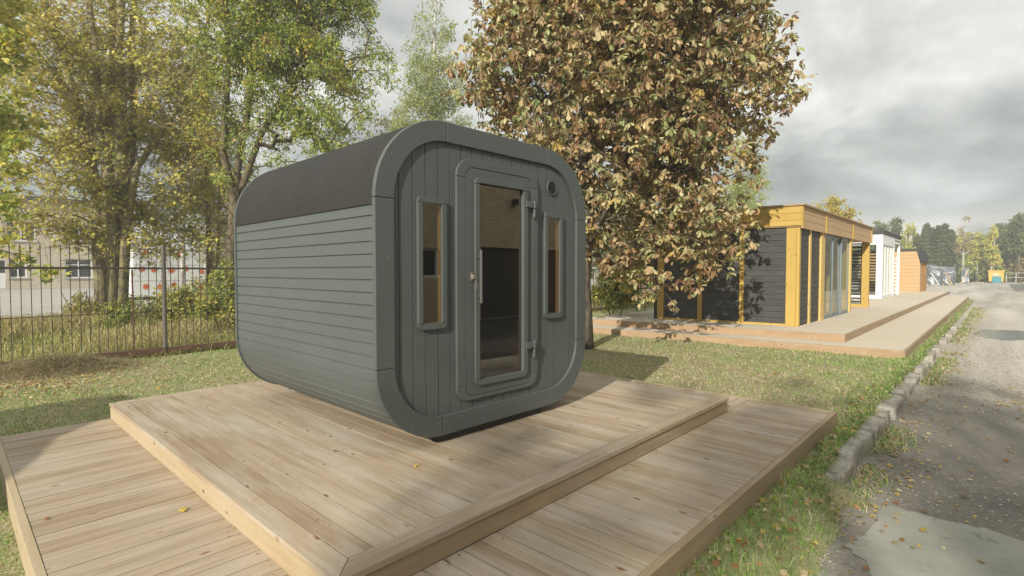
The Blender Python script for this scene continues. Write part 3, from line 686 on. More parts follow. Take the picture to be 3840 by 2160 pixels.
for j in range(8):
    z = cz-.047+j*.0135; hw = math.sqrt(max(0, (vr-.011)**2-(z-cz)**2))
    q = MB(); q.add([(cx-hw, .009, z-.002), (cx+hw, .009, z-.002), (cx+hw, .018, z+.006), (cx-hw, .018, z+.006), (cx-hw, .011, z-.004), (cx+hw, .011, z-.004), (cx+hw, .019, z+.003), (cx-hw, .019, z+.003)], [(0, 1, 2, 3), (7, 6, 5, 4), (0, 4, 5, 1), (1, 5, 6, 2), (2, 6, 7, 3), (3, 7, 4, 0)])
    q.build('slat', M['undark'], vg)

#PART2
# ------------------------------------------------------------ neighbour deck and pavilions
def nb(x, y, z): return (x-.085*(y+1.8), y, z)        # that row of decks is not quite square to its road edge
def nbox(m, x0, x1, y0, y1, z0, z1): return m.box(x0, x1, y0, y1, z0, z1, nb)
def nboards(mb, axis, a0, a1, b0, b1, z, pitch, seed):
    r_ = random.Random(seed); n = round((b1-b0)/pitch); p = (b1-b0)/n
    for i in range(n):
        mb.cur = (r_.random(), r_.random(), r_.random())
        if axis == 'y': nbox(mb, b0+i*p+.005, b0+(i+1)*p-.005, a0, a1, z-.03, z+r_.uniform(-.001, .001))
        else: nbox(mb, a0, a1, b0+i*p+.003, b0+(i+1)*p-.003, z-.03, z+r_.uniform(-.001, .001))
    return mb
t = thing('far_deck', 'raised timber deck under the yellow pavilion, beyond the lawn', 'deck', (20, 2, -.35))
nboards(MB(), 'y', -.76+.04, 5.3, 10.40, 41.0, ZU, .14, 11).build('decking_boards', M['ndeck'], t)
m_ = MB(); m_.cur = (.5, .1, .2); nbox(m_, 10.36, 10.398, -.76, 5.3, ZL+.001, ZU+.002); m_.build('front_fascia', M['nfas'], t)
m_ = MB(); m_.cur = (.2, .1, .6); nbox(m_, 10.40, 41.0, -.76, -.722, ZL+.001, ZU+.002); m_.build('side_fascia', M['fas_x'], t)
t = thing('far_walkway', 'low timber walkway running along the track in front of the pavilions', 'deck', (20, -1.3, -.35))
nboards(MB(), 'y', -1.8+.04, -.765, 9.66, 36.2, ZL, .14, 12).build('side_boards', M['ndeck'], t)
nboards(MB(), 'x', 9.66, 10.355, -.762, 5.3, ZL, .14, 13).build('front_boards', M['ndeck_x'], t)
m_ = MB(); m_.cur = (.3, .3, .7)
for a, b_ in ((-1.8, .9), (.903, 3.1), (3.103, 5.3)): m_.cur = (random.random(), .3, .6); nbox(m_, 9.62, 9.658, a, b_, -.38, ZL+.002)
m_.build('front_fascia', M['nfas'], t)
m_ = MB(); m_.cur = (.3, .3, .7); nbox(m_, 9.66, 36.2, -1.8, -1.762, -.38, ZL+.002); m_.build('side_fascia', M['fas_x'], t)

# yellow pavilion. x along the row, y across; front corner at (11.33, .36)
def pv(x, y, z): return (x-.10*(y-.36), y, z)
def pbox(m, x0, x1, y0, y1, z0, z1): return m.box(x0, x1, y0, y1, z0, z1, pv)
PX, PY0, PY1, PXE = 11.36, .36, 3.80, 20.2
t = thing('yellow_pavilion', 'flat roofed pavilion with golden timber posts and black boarded walls', 'pavilion', (15.8, 2.1, -.065))
def pieces(name, mt, items, bevel=0.0, root=t):
    for it in items:
        m = MB(); m.cur = (random.random(), random.random(), random.random()); pbox(m, *it); m.build(name, mt, root, bevel=bevel)
zf0, zf1, zb0 = 2.205, 2.70, ZU
pieces('corner_post', M['yel_z'], [(PX, PX+.12, PY0, PY0+.06, zb0, zf0), (PX-.012, PX+.12, PY0+.062, PY0+.27, zb0, zf0)], .004)
pieces('post', M['yel_z'], [(PX, PX+.10, 1.55, 1.645, zb0, zf0), (PX, PX+.10, 2.545, 2.645, zb0, zf0), (PX, PX+.10, 3.53, 3.70, zb0, zf0)], .004)
pieces('corner_board', M['black'], [(PX+.02, PX+.10, 3.702, 3.80, zb0, zf0)])
def panel(root, fn, ax, a0, a1, z0, z1, c, th=.03, pitch=.138, mt=None):
    m = MB(); n = int(round((z1-z0)/pitch)); p = (z1-z0)/n
    for i in range(n):
        za, zb_ = z0+i*p, z0+(i+1)*p
        for (q0, q1, dd) in ((za, zb_-.010, 0), (zb_-.010, zb_, .014)):
            if ax == 'y': m.box(c+dd, c+th, a0, a1, q0, q1, fn)
            else: m.box(a0, a1, c+dd, c+th, q0, q1, fn)
    return m.build('wall_panel', mt or M['panel'], root)
for a, b_ in ((PY0+.272, 1.548), (1.647, 2.543), (2.647, 3.528)): panel(t, pv, 'y', a, b_, zb0+.05, zf0-.0, PX+.045)
pieces('bottom_rail', M['yel_y'], [(PX+.02, PX+.09, PY0+.272, 1.548, zb0, zb0+.048), (PX+.02, PX+.09, 1.647, 2.543, zb0, zb0+.048), (PX+.02, PX+.09, 2.647, 3.528, zb0, zb0+.048)])
for a, b_ in ((PX+.122, 12.29), (12.43, 13.33)): panel(t, pv, 'x', a, b_, zb0+.03, zf0, PY0+.035)
pieces('post', M['yel_x'], [(12.292, 12.428, PY0+.005, PY0+.10, zb0, zf0), (13.332, 13.56, PY0-.01, PY0+.10, zb0, zf0), (13.562, 13.80, PY0+.01, PY0+.10, zb0, zf0), (16.93, 17.12, PY0-.01, PY0+.12, zb0, zf0)], .004)
m_ = MB(); m_.cur = (.5, .5, .5)
for i in range(3): m_.cur = (random.random(), .4, .6); z0 = zf0+.001+i*.165; pbox(m_, PX-.035, PX-.005, PY0-.04, PY1+.05, z0+(.045 if i == 0 else .003), z0+.162)
m_.build('front_fascia', M['yel_y'], t)
m_ = MB(); m_.cur = (.5, .5, .5)
for i in range(3): m_.cur = (random.random(), .4, .6); z0 = zf0+.001+i*.165; pbox(m_, PX-.004, PXE+.05, PY0-.045, PY0-.018, z0-.02 if i == 0 else z0+.003, z0+.161)
m_.build('side_fascia', M['tan_x'], t)
pieces('fascia_batten', M['yel_z'], [(PX-.036, PX+.06, PY0-.07, PY0-.046, zf0-.02, zf1), (13.55, 13.68, PY0-.066, PY0-.046, zf0-.02, zf1), (16.95, 17.12, PY0-.066, PY0-.046, zf0-.02, zf1), (20.12, 20.26, PY0-.066, PY0-.046, zf0-.02, zf1)])
m_ = MB(); m_.cur = (.4, .6, .3); pbox(m_, PX-.07, PXE+.09, PY0-.10, PY1+.08, zf1+.001, zf1+.035); m_.build('roof', M['nfas'], t)
m_ = MB(); m_.cur = (.4, .6, .3); pbox(m_, PX-.003, PXE-.0, PY0-.015, PY1-.01, zf0+.02, zf0+.05); m_.build('ceiling', M['tan_x'], t)
pieces('end_wall', M['yel_z'], [(PXE-.14, PXE, PY0-.01, .56, zb0, zf0+.018)])
pieces('beam', M['yel_y'], [(PXE-.13, PXE-.01, .563, 2.4, zb0, zb0+.10)])
def louvre(root, fn, ax, a0, a1, z0, z1, c, pitch, mt, th=.02, sw=.07, fmt=None):
    lv = bpy.data.objects.new('louvre', None); COL.objects.link(lv); lv.parent = root; ORG[lv] = ORG[root]
    z = z0+.06
    while z < z1-.05:
        m = MB(); q = (c-th, c+th, a0+.03, a1-.03, z, z+sw) if ax == 'y' else (a0+.03, a1-.03, c-th, c+th, z, z+sw); m.box(*q, fn); m.build('slat', mt, lv); z += pitch
    m = MB()
    for a, b in ((a0, a0+.03), (a1-.03, a1)):
        q = (c-th-.005, c+th+.005, a, b, z0, z1) if ax == 'y' else (a, b, c-th-.005, c+th+.005, z0, z1); m = MB(); m.box(*q, fn); m.build('louvre_stile', fmt or mt, lv)
    return lv
louvre(t, pv, 'y', .565, 2.35, zb0+.10, zf0, PXE-.07, .128, M['black'], .015, .052)
pieces('rear_wall', M['panel'], [(17.2, PXE-.2, PY1-.06, PY1-.02, zb0, zf0), (PX+.1, 13.9, PY1-.06, PY1-.02, zb0, zf0)])
louvre(t, pv, 'x', 14.0, 17.0, zb0+.9, zf0, PY1-.04, .125, M['white'], .01, .062, M['alu'])  # white slats stand in for bright sky showing between the slats
pieces('rear_wall', M['tan_x'], [(14.0, 17.0, PY1-.06, PY1-.02, zb0, zb0+.88)])
pieces('porch_wall', M['yel_x'], [(17.0, 17.08, PY0+.125, PY1-.07, zb0, zf0)])
for i, (a, b_) in enumerate(((13.83, 14.86), (14.84, 15.90), (15.88, 16.91))):
    yy = PY0+.03+.045*(i % 2)
    dr = bpy.data.objects.new('sliding_door', None); COL.objects.link(dr); dr.parent = t; ORG[dr] = ORG[t]
    for it in ((a, a+.075, yy, yy+.035, zb0+.03, zf0-.02), (b_-.075, b_, yy, yy+.035, zb0+.03, zf0-.02), (a+.076, b_-.076, yy, yy+.035, zb0+.03, zb0+.10), (a+.076, b_-.076, yy, yy+.035, zf0-.09, zf0-.02)):
        m = MB(); pbox(m, *it); m.build('door_frame', M['alu'], dr)
    m = MB(); pbox(m, a+.07, b_-.07, yy+.014, yy+.020, zb0+.09, zf0-.08); m.build('door_pane', M['clear'], dr)
pieces('sill', M['alu'], [(13.8, 16.93, PY0+.02, PY0+.13, zb0, zb0+.028)])
# kettle grill behind the glass
t = thing('kettle_grill', 'small round red grill on thin legs behind the pavilion glass', 'grill', (14.55, 1.3, -.065))
m = MB(); c = np.array((14.55, 1.3, .82))
for sgn, nm in ((1, 'lid'), (-1, 'bowl')):
    m = MB(); n = 14; rings = []
    for i in range(6):
        a = math.radians(90*i/5*sgn); rr_ = .29*math.cos(a)+.001; zz_ = c[2]+.01*sgn+.23*math.sin(a); rings.append([(c[0]+rr_*math.cos(2*math.pi*j/n), c[1]+rr_*math.sin(2*math.pi*j/n), zz_) for j in range(n)])
    m.add([p for r in rings for p in r], [(i*n+j, i*n+(j+1) % n, (i+1)*n+(j+1) % n, (i+1)*n+j) for i in range(5) for j in range(n)]); m.build(nm, M['red'], t, smooth=True)
for k in range(3):
    a = 2*math.pi*k/3; m = MB(); m.tube([(c[0]+.15*math.cos(a), c[1]+.15*math.sin(a), .66), (c[0]+.3*math.cos(a), c[1]+.3*math.sin(a), -.064)], .012, 6); m.build('leg', M['steel'], t)

# white pavilion
t = thing('white_pavilion', 'white painted glazed pavilion with a black roof edge beyond the yellow one', 'pavilion', (30, 2.2, -.065))
def wpieces(name, mt, items, root=t):
    for it in items: m = MB(); m.cur = (.5, .5, .5); nbq(m, *it); m.build(name, mt, root)
def nbq(m, x0, x1, y0, y1, z0, z1): return m.box(x0, x1, y0, y1, z0, z1, lambda x, y, z: (x-.08*(y-.93), y, z))
WX0, WX1, WY = 27.25, 33.0, .93
wpieces('column', M['white'], [(WX0, WX0+.30, WY, WY+.24, zb0, 2.42), (WX1-.12, WX1, WY, WY+.12, zb0, 2.66), (30.75, 31.0, WY, WY+.12, zb0, 2.42)])
wpieces('beam', M['white'], [(WX0, 31.0, WY, WY+.12, 2.421, 2.90), (31.001, WX1, WY, WY+.06, 2.60, 2.70), (WX0, WX0+.12, WY+.121, 4.2, 2.421, 2.90), (31.001, WX1, WY, WY+.05, 2.80, 2.86)])
wpieces('bottom_sill', M['white'], [(WX0, WX0+.12, WY+.241, 4.2, zb0, zb0+.17), (WX0+.301, 30.75, WY+.02, WY+.1, zb0, zb0+.12)])
wpieces('roof', M['roofdark'], [(WX0-.05, WX1+.1, WY-.04, 4.3, 2.905, 3.08)])
wpieces('rear_wall', M['panel'], [(WX0+.15, 31.0, 4.05, 4.15, zb0, 2.9)])
for x0 in (27.62, 28.42, 29.22, 30.02):
    wpieces('window_frame', M['white'], [(x0, x0+.10, WY+.03, WY+.09, zb0+.121, 2.42), (x0+.60, x0+.70, WY+.03, WY+.09, zb0+.121, 2.42)])
    wpieces('window_glass', M['clear'], [(x0+.101, x0+.599, WY+.055, WY+.06, zb0+.121, 2.42)])
louvre(t, lambda x, y, z: (x-.08*(y-.93), y, z), 'y', 1.25, 4.0, zb0+.17, 2.3, 30.9, .15, M['black'], .015, .07)
louvre(t, lambda x, y, z: (x-.08*(y-.93), y, z), 'y', 1.052, 1.55, zb0, 2.0, WX1-.05, .20, M['white'], .015, .10)
wpieces('side_glass', M['clear'], [(WX0+.04, WX0+.046, WY+.241, 4.1, zb0+.171, 2.42)])

# ochre pod with a leaning side
t = thing('timber_pod', 'ochre boarded pod with leaning side wall and dark roof, beyond the white pavilion', 'cabin', (40, 1.9, -.3))
prof_ = [(.50, -.10), (.26, -.10), (.26, -.11)]
def podp(m, P, x0, x1): return m.prism(P, lambda a, b: (x0-.08*(a-.5), a, b), lambda a, b: (x1-.08*(a-.5), a, b))
zz = [(-.20+.217*i) for i in range(13)]
m = MB()
def pr_(z): return .50 if z < 1.7 else .50+(z-1.7)*.26
for i in range(12): m.cur = (random.random(), .5, .5); podp(m, [(pr_(zz[i]), zz[i]+.004), (pr_(zz[i+1]-.004), zz[i+1]-.004), (3.6, zz[i+1]-.004), (3.6, zz[i]+.004)], 38.0, 38.04)
m.build('end_wall', M['ocher'], t)
m = MB(); podp(m, [(.53, -.2), (.53, 1.7), (.75, 2.4), (3.5, 2.4), (3.5, -.2)], 38.041, 41.9); m.build('body', M['undark'], t)
m = MB(); m.cur = (.4, .4, .4); m.box(38.32, 41.9, .499, .529, -.19, 1.7); m.build('side_wall', M['ocher2'], t)
m = MB(); m.box(38.0, 38.3, .50, .529, -.19, 1.69); m.build('corner_board', M['concrete'], t)
m = MB(); podp(m, [(.44, 1.702), (.66, 2.42), (3.7, 2.42), (3.7, 2.56), (.60, 2.56), (.40, 1.702)], 37.95, 42.0); m.build('roof', M['roofdark'], t)
m = MB(); podp(m, [(.47, -.36), (.47, -.205), (3.65, -.205), (3.65, -.36)], 37.97, 42.0); m.build('plinth', M['undark'], t)

# ------------------------------------------------------------ bar fence
def fence_panel(x0, label, vis=True):
    t = thing('bar_fence', label, 'fence', (x0, 8.32, -.35), group='panels of the rusty bar fence')
    y = 8.32
    m = MB(); m.tube([(x0+2.9, y, -.6), (x0+2.9, y, 1.70)], .038, 12); m.build('post', M['post'], t)
    m = MB(); m.box(x0+.04, x0+2.86, y-.03, y-.009, 1.245, 1.283); m.build('top_rail', M['bars'], t)
    m = MB(); m.bar((x0+.03, y, .478), (x0+2.87, y, .478), .012); m.build('middle_rail', M['bars'], t)
    m = MB(); m.box(x0+.03, x0+2.87, y-.07, y+.03, -.205, -.195); m.box(x0+.03, x0+2.87, y-.078, y-.0705, -.285, -.194); m.build('bottom_rail', M['rust'], t)
    r_ = random.Random(int(x0*10))
    for i in range(23):
        x = x0+.11+.1215*i; m = MB(); dx = r_.uniform(-.004, .004)
        if i == 19: m.bar((x, y, -.35), (x, y, 1.24), .026); m.build('brace_bar', M['rust'], t); continue
        m.tube([(x, y, -.20), (x+dx, y, 1.56)], .0065, 6); m.tube([(x+dx, y, 1.56), (x+dx, y, 1.585), (x+dx, y, 1.66)], [.006, .013, .001], 6)
        m.build('picket', M['bars'], t)
fence_panel(-2.05, 'rusty bar fence panel at the left edge, ending at the round grey post')
fence_panel(.85, 'rusty bar fence panel between the round grey post and the sauna')
fence_panel(12.45, 'bar fence panel seen behind the chestnut trunk, nearer the trunk')
fence_panel(15.35, 'bar fence panel behind the chestnut leaves, beside the black pavilion wall')

# ------------------------------------------------------------ cream brick building on the left
BY = 44.0
t = thing('brick_building', 'two storey cream brick building with white framed windows across the grey road', 'building', (-4, 48, 0))
wins = [(3.77, 5.27, .75, 2.08), (1.0, 1.84, .79, 2.08), (-1.9, -.4, .75, 2.08), (-4.7, -3.2, .75, 2.08), (.9, 2.33, 3.2, 4.45), (3.9, 5.29, 3.33, 4.5), (-1.9, -.4, 3.25, 4.5), (-4.7, -3.2, 3.25, 4.5)]
DX = (-.25, .86, .12, 1.9)
xcut = sorted(set([-14, 7.6]+[v for w_ in wins+[DX] for v in w_[:2]]))
m = MB()
for a, b_ in zip(xcut[:-1], xcut[1:]):
    mid = (a+b_)/2; hs = sorted((w_[2], w_[3]) for w_ in wins+[DX] if w_[0] < mid < w_[1]); lo = -.4
    for h in hs+[(5.9, None)]:
        if h[0]-lo > .01: m.box(a, b_, BY, BY+.3, lo, h[0])
        lo = h[1]
m.build('wall', M['brick_l'], t)
m = MB(); m.box(7.3, 7.6, BY+.301, BY+10, -.4, 5.9); m.build('end_wall', M['brick_l'], t)
m = MB(); m.box(-14.3, 7.9, BY-.35, BY+10, 5.905, 6.15); m.build('roof', M['roofdark'], t)
m = MB(); m.box(-14, 7.6, BY-.04, BY-.002, -.4, .10); m.build('plinth', M['concrete'], t)
for k, (a, b_, z0, z1) in enumerate(wins):
    wn = bpy.data.objects.new('window', None); COL.objects.link(wn); wn.parent = t; ORG[wn] = ORG[t]
    m = MB(); m.box(a, b_, BY+.16, BY+.17, z0, z1); m.build('pane', M['dark_in'], wn)
    m = MB(); f = .07; zc = z0+(z1-z0)*.66
    for q in ((a, a+f, z0, z1), (b_-f, b_, z0, z1), (a+f, b_-f, z0, z0+f), (a+f, b_-f, z1-f, z1), ((a+b_)/2-f/2, (a+b_)/2+f/2, z0+f, z1-f)): m.box(q[0], q[1], BY+.10, BY+.155, q[2], q[3])
    m.box(a+f, (a+b_)/2-f/2, BY+.11, BY+.15, zc, zc+f*.8); m.box((a+b_)/2+f/2, b_-f, BY+.11, BY+.15, zc, zc+f*.8); m.build('window_frame', M['white'], wn)
    m = MB(); m.box(a-.08, b_+.08, BY-.08, BY+.1, z0-.07, z0-.002); m.build('sill', M['concrete'], wn)
m = MB(); m.box(DX[0]+.04, DX[1]-.04, BY+.1, BY+.15, DX[2], 1.1); m.build('door', M['white'], t)
m = MB(); m.box(DX[0]+.04, DX[1]-.04, BY+.11, BY+.14, 1.101, DX[3]); m.build('door_pane', M['dark_in'], t)

# white panelled box with orange starbursts, behind the maple
t = thing('printed_trailer', 'white panelled trailer side with orange starburst prints behind the fence', 'trailer', (6.2, 29, -.3))
for i in range(3):
    m = MB(); m.box(4.4, 7.75, 28, 30.4, -.05+.79*i, .72+.79*i); m.build('side_panel', M['white'], t)
m = MB(); m.box(4.36, 7.79, 27.96, 30.45, 2.325, 2.40); m.build('top_edge', M['white'], t)
for z in (.73, 1.52): m = MB(); m.box(4.4, 7.75, 28.01, 28.05, z, z+.008); m.build('seam_strip', M['black'], t)
for x in (4.9, 7.2):
    m = MB(); m.tube([(x, 28.1, -.12), (x, 28.3, -.12)], .24, 14); m.build('wheel', M['black'], t)
r_ = random.Random(4)
for k, (x, z) in enumerate(((4.9, 2.15), (5.65, 2.15), (6.35, 2.1), (4.75, 1.32), (5.25, 1.30), (6.0, 1.26), (6.65, 1.34), (4.9, .45), (5.5, .42), (6.1, .5), (7.35, .40), (7.4, 1.2))):
    m = MB(); n = 16; vs = [(x, 27.992, z)]
    for j in range(2*n): a = math.pi*j/n; q = .19 if j % 2 == 0 else .10; q *= r_.uniform(.8, 1.1); vs.append((x+q*math.cos(a), 27.992, z+q*math.sin(a)))
    m.add(vs, [(0, 1+j, 1+(j+1) % (2*n)) for j in range(2*n)]); m.build('starburst_print', M['floral'], t)

# ------------------------------------------------------------ across the track: what the glass mirrors and what casts the far shade
t = thing('workshop', 'long yellow brick workshop across the track, mirrored in the sauna door', 'building', (10, -13, -.47))
BYR = -10.5
rw = [(7.9, 9.3, 1.0, 1.95)]; gate = (10.35, 16.5, -.475, 2.05)
m = MB(); xc = sorted(set([-3, 26]+[v for w_ in rw+[gate] for v in w_[:2]]))
for a, b_ in zip(xc[:-1], xc[1:]):
    mid = (a+b_)/2; hs = [(w_[2], w_[3]) for w_ in rw+[gate] if w_[0] < mid < w_[1]]; lo = -.475
    for h in hs+[(6.0, None)]:
        if h[0]-lo > .01: m.box(a, b_, BYR-.35, BYR, lo, h[0])
        lo = h[1]
m.build('wall', M['brick_r'], t)
m = MB(); m.box(-3.2, 26.2, BYR-9, BYR+.2, 6.005, 6.25); m.build('roof', M['roofdark'], t)
m = MB(); m.box(gate[0], gate[1], BYR-.3, BYR-.2, gate[2], gate[3]); m.build('gate', M['undark'], t)
wn = bpy.data.objects.new('window', None); COL.objects.link(wn); wn.parent = t; ORG[wn] = ORG[t]; a, b_, z0, z1 = rw[0]
m = MB(); m.box(a, b_, BYR-.25, BYR-.24, z0, z1); m.build('pane', M['dark_in'], wn)
m = MB()
for q in ((a, a+.08, z0, z1), (b_-.08, b_, z0, z1), (a+.08, b_-.08, z0, z0+.08), (a+.08, b_-.08, z1-.08, z1), (a+.62, a+.72, z0+.08, z1-.08)): m.box(q[0], q[1], BYR-.2, BYR-.14, q[2], q[3])
m.build('window_frame', M['white'], wn)
m = MB(); m.box(11.75, 12.1, BYR+.12, BYR+.36, 3.62, 3.80); m.bar((11.92, BYR-.0, 3.6), (11.92, BYR+.15, 3.68), .08); m.build('floodlight', M['black'], t)
t = thing('storage_hall', 'long grey hall past the workshop whose shade falls on the far track', 'building', (58, -15, -.47))
m = MB(); m.box(41, 75, -22, -9.2, -.475, 8.2); m.build('wall', M['concrete'], t)
m = MB(); m.box(40.7, 75.3, -22.3, -8.9, 8.205, 8.5); m.build('roof', M['roofdark'], t)
# second cabin left of the picture: only its shade shows
t = thing('round_cabin', 'round shouldered grey cabin left of the decks, known by its curved shade', 'cabin', (-6.2, 2.2, -.35))
Pq = [(3.95, -.35), (3.95, 1.85)]+[(3.95-.55+.55*math.cos(a), 1.85+.27*math.sin(a)) for a in np.linspace(.2, 1.57, 7)]+[(2.9, 2.10), (2.12, 1.95), (1.81, 1.75), (1.3, 1.66), (.94, 1.56), (.6, 1.3), (.45, .9), (.45, -.35)]
m = MB(); m.prism(Pq, lambda a, b: (-7.4, a, b), lambda a, b: (-5.05, a, b)); m.build('body', M['greyside'], t)
m = MB(); m.prism([(1.8, .0), (2.6, .0), (2.6, 1.6), (1.8, 1.6)], lambda a, b: (-5.049, a, b), lambda a, b: (-5.02, a, b)); m.build('door', M['grey'], t)

# ------------------------------------------------------------ far end of the yard
XF = 100.0
t = thing('yellow_skip', 'yellow waste skip with a blue panel leaning on its front at the far yard edge', 'skip', (100, -2.7, -.475))
m = MB(); m.prism([(-1.95, -.30), (-3.45, -.30), (-3.55, 1.25), (-1.85, 1.25)], lambda a, b: (99.4, a, b), lambda a, b: (102, a, b)); m.build('body', M['ylw_skip'], t)
m = MB(); m.box(99.30, 99.38, -3.6, -1.8, 1.1, 1.28); m.build('rim', M['ylw_skip'], t)
m = MB(); m.box(99.28, 99.37, -3.25, -2.3, -.46, .42); m.build('leaning_panel', simple('skip_blue', (.05, .28, .36), .6), t)
m = MB(); m.box(99.33, 99.38, -2.9, -2.35, .6, .8); m.build('notice', M['white'], t)
t = thing('pipe_railing', 'grey pipe railing to the right of the yellow skip', 'railing', (100, -5.5, -.475))
for y in (-3.75, -4.75, -5.75, -6.75): m = MB(); m.bar((100, y, -.475), (100, y, .95), .10); m.build('post', M['concrete'], t)
for z in (.93, .3): m = MB(); m.bar((99.93, -3.7, z), (99.93, -6.9, z), .08); m.build('rail', M['concrete'], t)
def lump(name, c, sx, sy, sz, seed, mt, parent, amp=.18):
    import bmesh
    b = bmesh.new(); bmesh.ops.create_cube(b, size=2.0); bmesh.ops.subdivide_edges(b, edges=b.edges[:], cuts=9, use_grid_fill=True)
    for v_ in b.verts:
        q = v_.co.copy(); k = q.normalized()*1.25; q = q.lerp(k, .35)
        s = Vector((seed*2.3, 0, seed)); q += q.normalized()*amp*(mn.noise(q*1.7+s)*1.2+mn.noise(q*4.5+s)*.6)
        v_.co = Vector((c[0]+q.x*sx, c[1]+q.y*sy, max(c[2]+q.z*sz, c[2]-sz)))
    me = bpy.data.meshes.new(name); b.to_mesh(me); b.free(); me.polygons.foreach_set('use_smooth', [True]*len(me.polygons)); me.update()
    return link(name, me, mt, parent)
def _wrap(g):
    n = g.noise(g.map(g.tc, (1, 1, .6)), .9, 4, .6, 1.5)
    c = g.ramp(n, ((.40, (.10, .115, .13)), (.52, (.19, .21, .23)), (.57, (.62, .64, .66))))
    return g.pbr(c, .3, g.bump(g.noise(g.tc, 3, 4), .7, .1), 0, .6)
M['wrap'] = mat('plastic_wrap', _wrap)
pk = [(76, 4.15, .95, 1.05, 'crumpled plastic wrapped pack nearest the pod, with a white box on it'), (78, 2.75, .85, 1.12, 'middle plastic wrapped pack with white tears, in the row at the yard side'), (80, 1.55, .70, 1.02, 'last plastic wrapped pack of the row, ending in a slanting board')]
for i, (x, y, sy, sz, lb) in enumerate(pk):
    t = thing('wrapped_pack', lb, 'wrapped pack', (x, y, -.475), group='plastic wrapped packs along the far yard')
    lump('wrapping', (x, y, .60), 1.1, sy, sz, i, M['wrap'], t)
    for k in (-.5, .5): m = MB(); m.box(x-1.25, x-1.1, y+k*sy-.1, y+k*sy+.1, -.475, -.30); m.build('skid', M['palewood'], t)
    m = MB(); m.bar((x-1.35, y-.8*sy, -.45), (x-1.2, y+.15*sy, 1.0), .10); m.build('strap_board', M['palewood'] if i != 1 else M['white'], t)
t = thing('white_crate', 'white box on top of the wrapped pack beside the pod', 'box', (75.5, 4.75, 1.6)); m = MB(); m.box(75, 76, 4.3, 5.25, 1.62, 2.35); m.build('box_body', M['white'], t, bevel=.03); m = MB(); m.box(74.98, 76.02, 4.28, 5.27, 2.355, 2.42); m.build('lid', M['concrete'], t)
t = thing('roll_cage', 'blue grey wire trolley in front of the first wrapped pack', 'trolley', (70, 3.85, -.475))
for (x, y) in ((69.5, 3.3), (69.5, 4.4), (70.5, 3.3), (70.5, 4.4)): m = MB(); m.bar((x, y, -.38), (x, y, .95), .06); m.build('upright', M['alu'], t)
for z in (-.3, .0, .3, .6, .92):
    for y in (3.3, 4.4): m = MB(); m.bar((69.53, y, z), (70.47, y, z), .03); m.build('side_wire', M['alu'], t)
    m = MB(); m.bar((69.5, 3.34, z), (69.5, 4.36, z), .03); m.build('front_wire', M['alu'], t)
m = MB(); m.box(69.45, 70.55, 3.25, 4.45, -.42, -.37); m.build('base', M['alu'], t)
t = thing('board_stack', 'dark wrapped upright stack with a slanting pale brace, standing alone', 'wrapped pack', (92, .35, -.475))
lump('wrapping', (92, .35, .55), .6, .42, 1.02, 9, M['wrap'], t, .08); m = MB(); m.bar((91.2, .75, -.45), (91.2, -.0, 1.4), .10); m.build('brace', M['palewood'], t)
t = thing('pallet', 'flat pale pallet lying between the upright stack and the skip', 'pallet', (95, -.9, -.475))
for y in (-1.4, -.9, -.4): m = MB(); m.box(94.5, 95.5, y-.05, y+.05, -.475, -.36); m.build('bearer', M['palewood'], t)
m = MB(); m.box(94.5, 95.5, -1.5, -.3, -.359, -.33); m.build('top_boards', M['palewood'], t)
t = thing('concrete_pole', 'pale concrete pole rising behind the ochre pod', 'pole', (98, 7.0, -.475)); m = MB(); m.tube([(98, 7.0, -.475), (98, 7.0, 6.6)], [.36, .22], 8); m.build('shaft', M['concrete'], t); m = MB(); m.box(97.8, 98.2, 6.75, 7.25, 6.605, 6.75); m.build('cap', M['concrete'], t)

# ------------------------------------------------------------ leaves, blades, trees
def leaflet(k=5):
    # folded leaf: base, two flanks, tip, sunk midrib; x across, y along, z up
    V = np.array([(0, 0, 0), (-.5, .55, .05), (.5, .55, .05), (0, 1, -.10), (0, .55, -.04)], float)
    return V, np.array([(0, 4, 1), (0, 2, 4), (1, 4, 3), (4, 2, 3)])
LV, LTRI = leaflet()
OV = np.array([(0, 0, 0), (-.30, .42, .04), (.30, .42, .04), (-.52, .74, -.01), (.52, .74, -.01), (-.16, .99, -.12), (.16, .99, -.12), (0, .42, -.03), (0, .76, -.07)], float)
OT = np.array([(0, 7, 1), (0, 2, 7), (1, 7, 8), (1, 8, 3), (7, 2, 8), (2, 4, 8), (3, 8, 5), (8, 4, 6), (8, 6, 5)])
MV = np.array([(0, 0, 0), (-.5, .25, .03), (-.62, .62, -.03), (-.22, .62, .04), (0, 1.05, -.06), (.22, .62, .04), (.62, .62, -.03), (.5, .25, .03)], float)
MT = np.array([(0, 7, 1), (1, 3, 2), (1, 7, 5), (1, 5, 3), (3, 5, 4), (5, 7, 6)])
def leafcloud(name, P, Dv, Nv, size, col, mt, parent=None, width=.5, tmpl=None, cvar=.12):
    V, T = tmpl if tmpl is not None else (LV, LTRI)
    Dv = unit(Dv); X = unit(np.cross(Dv, Nv)); Z = np.cross(X, Dv); n = len(P); k = len(V)
    wv = width if np.ndim(width) else np.full(n, width)
    A = P[:, None, :]+size[:, None, None]*(V[None, :, 0:1]*wv[:, None, None]*X[:, None, :]+V[None, :, 1:2]*Dv[:, None, :]+V[None, :, 2:3]*Z[:, None, :])
    Tt = T[None]+(np.arange(n)*k)[:, None, None]
    C = np.repeat(np.clip(col*(1+rng.normal(0, cvar, (n, 1))), .004, 1), k, 0)
    return npmesh(name, A, Tt, C, mt, parent)
def rnd_dirs(n, down=0.0):
    d = rng.normal(size=(n, 3)); d[:, 2] -= down; return unit(d)
def pick(palette, n, w_=None):
    pal = np.array(palette, float); return pal[rng.choice(len(pal), n, p=w_)]
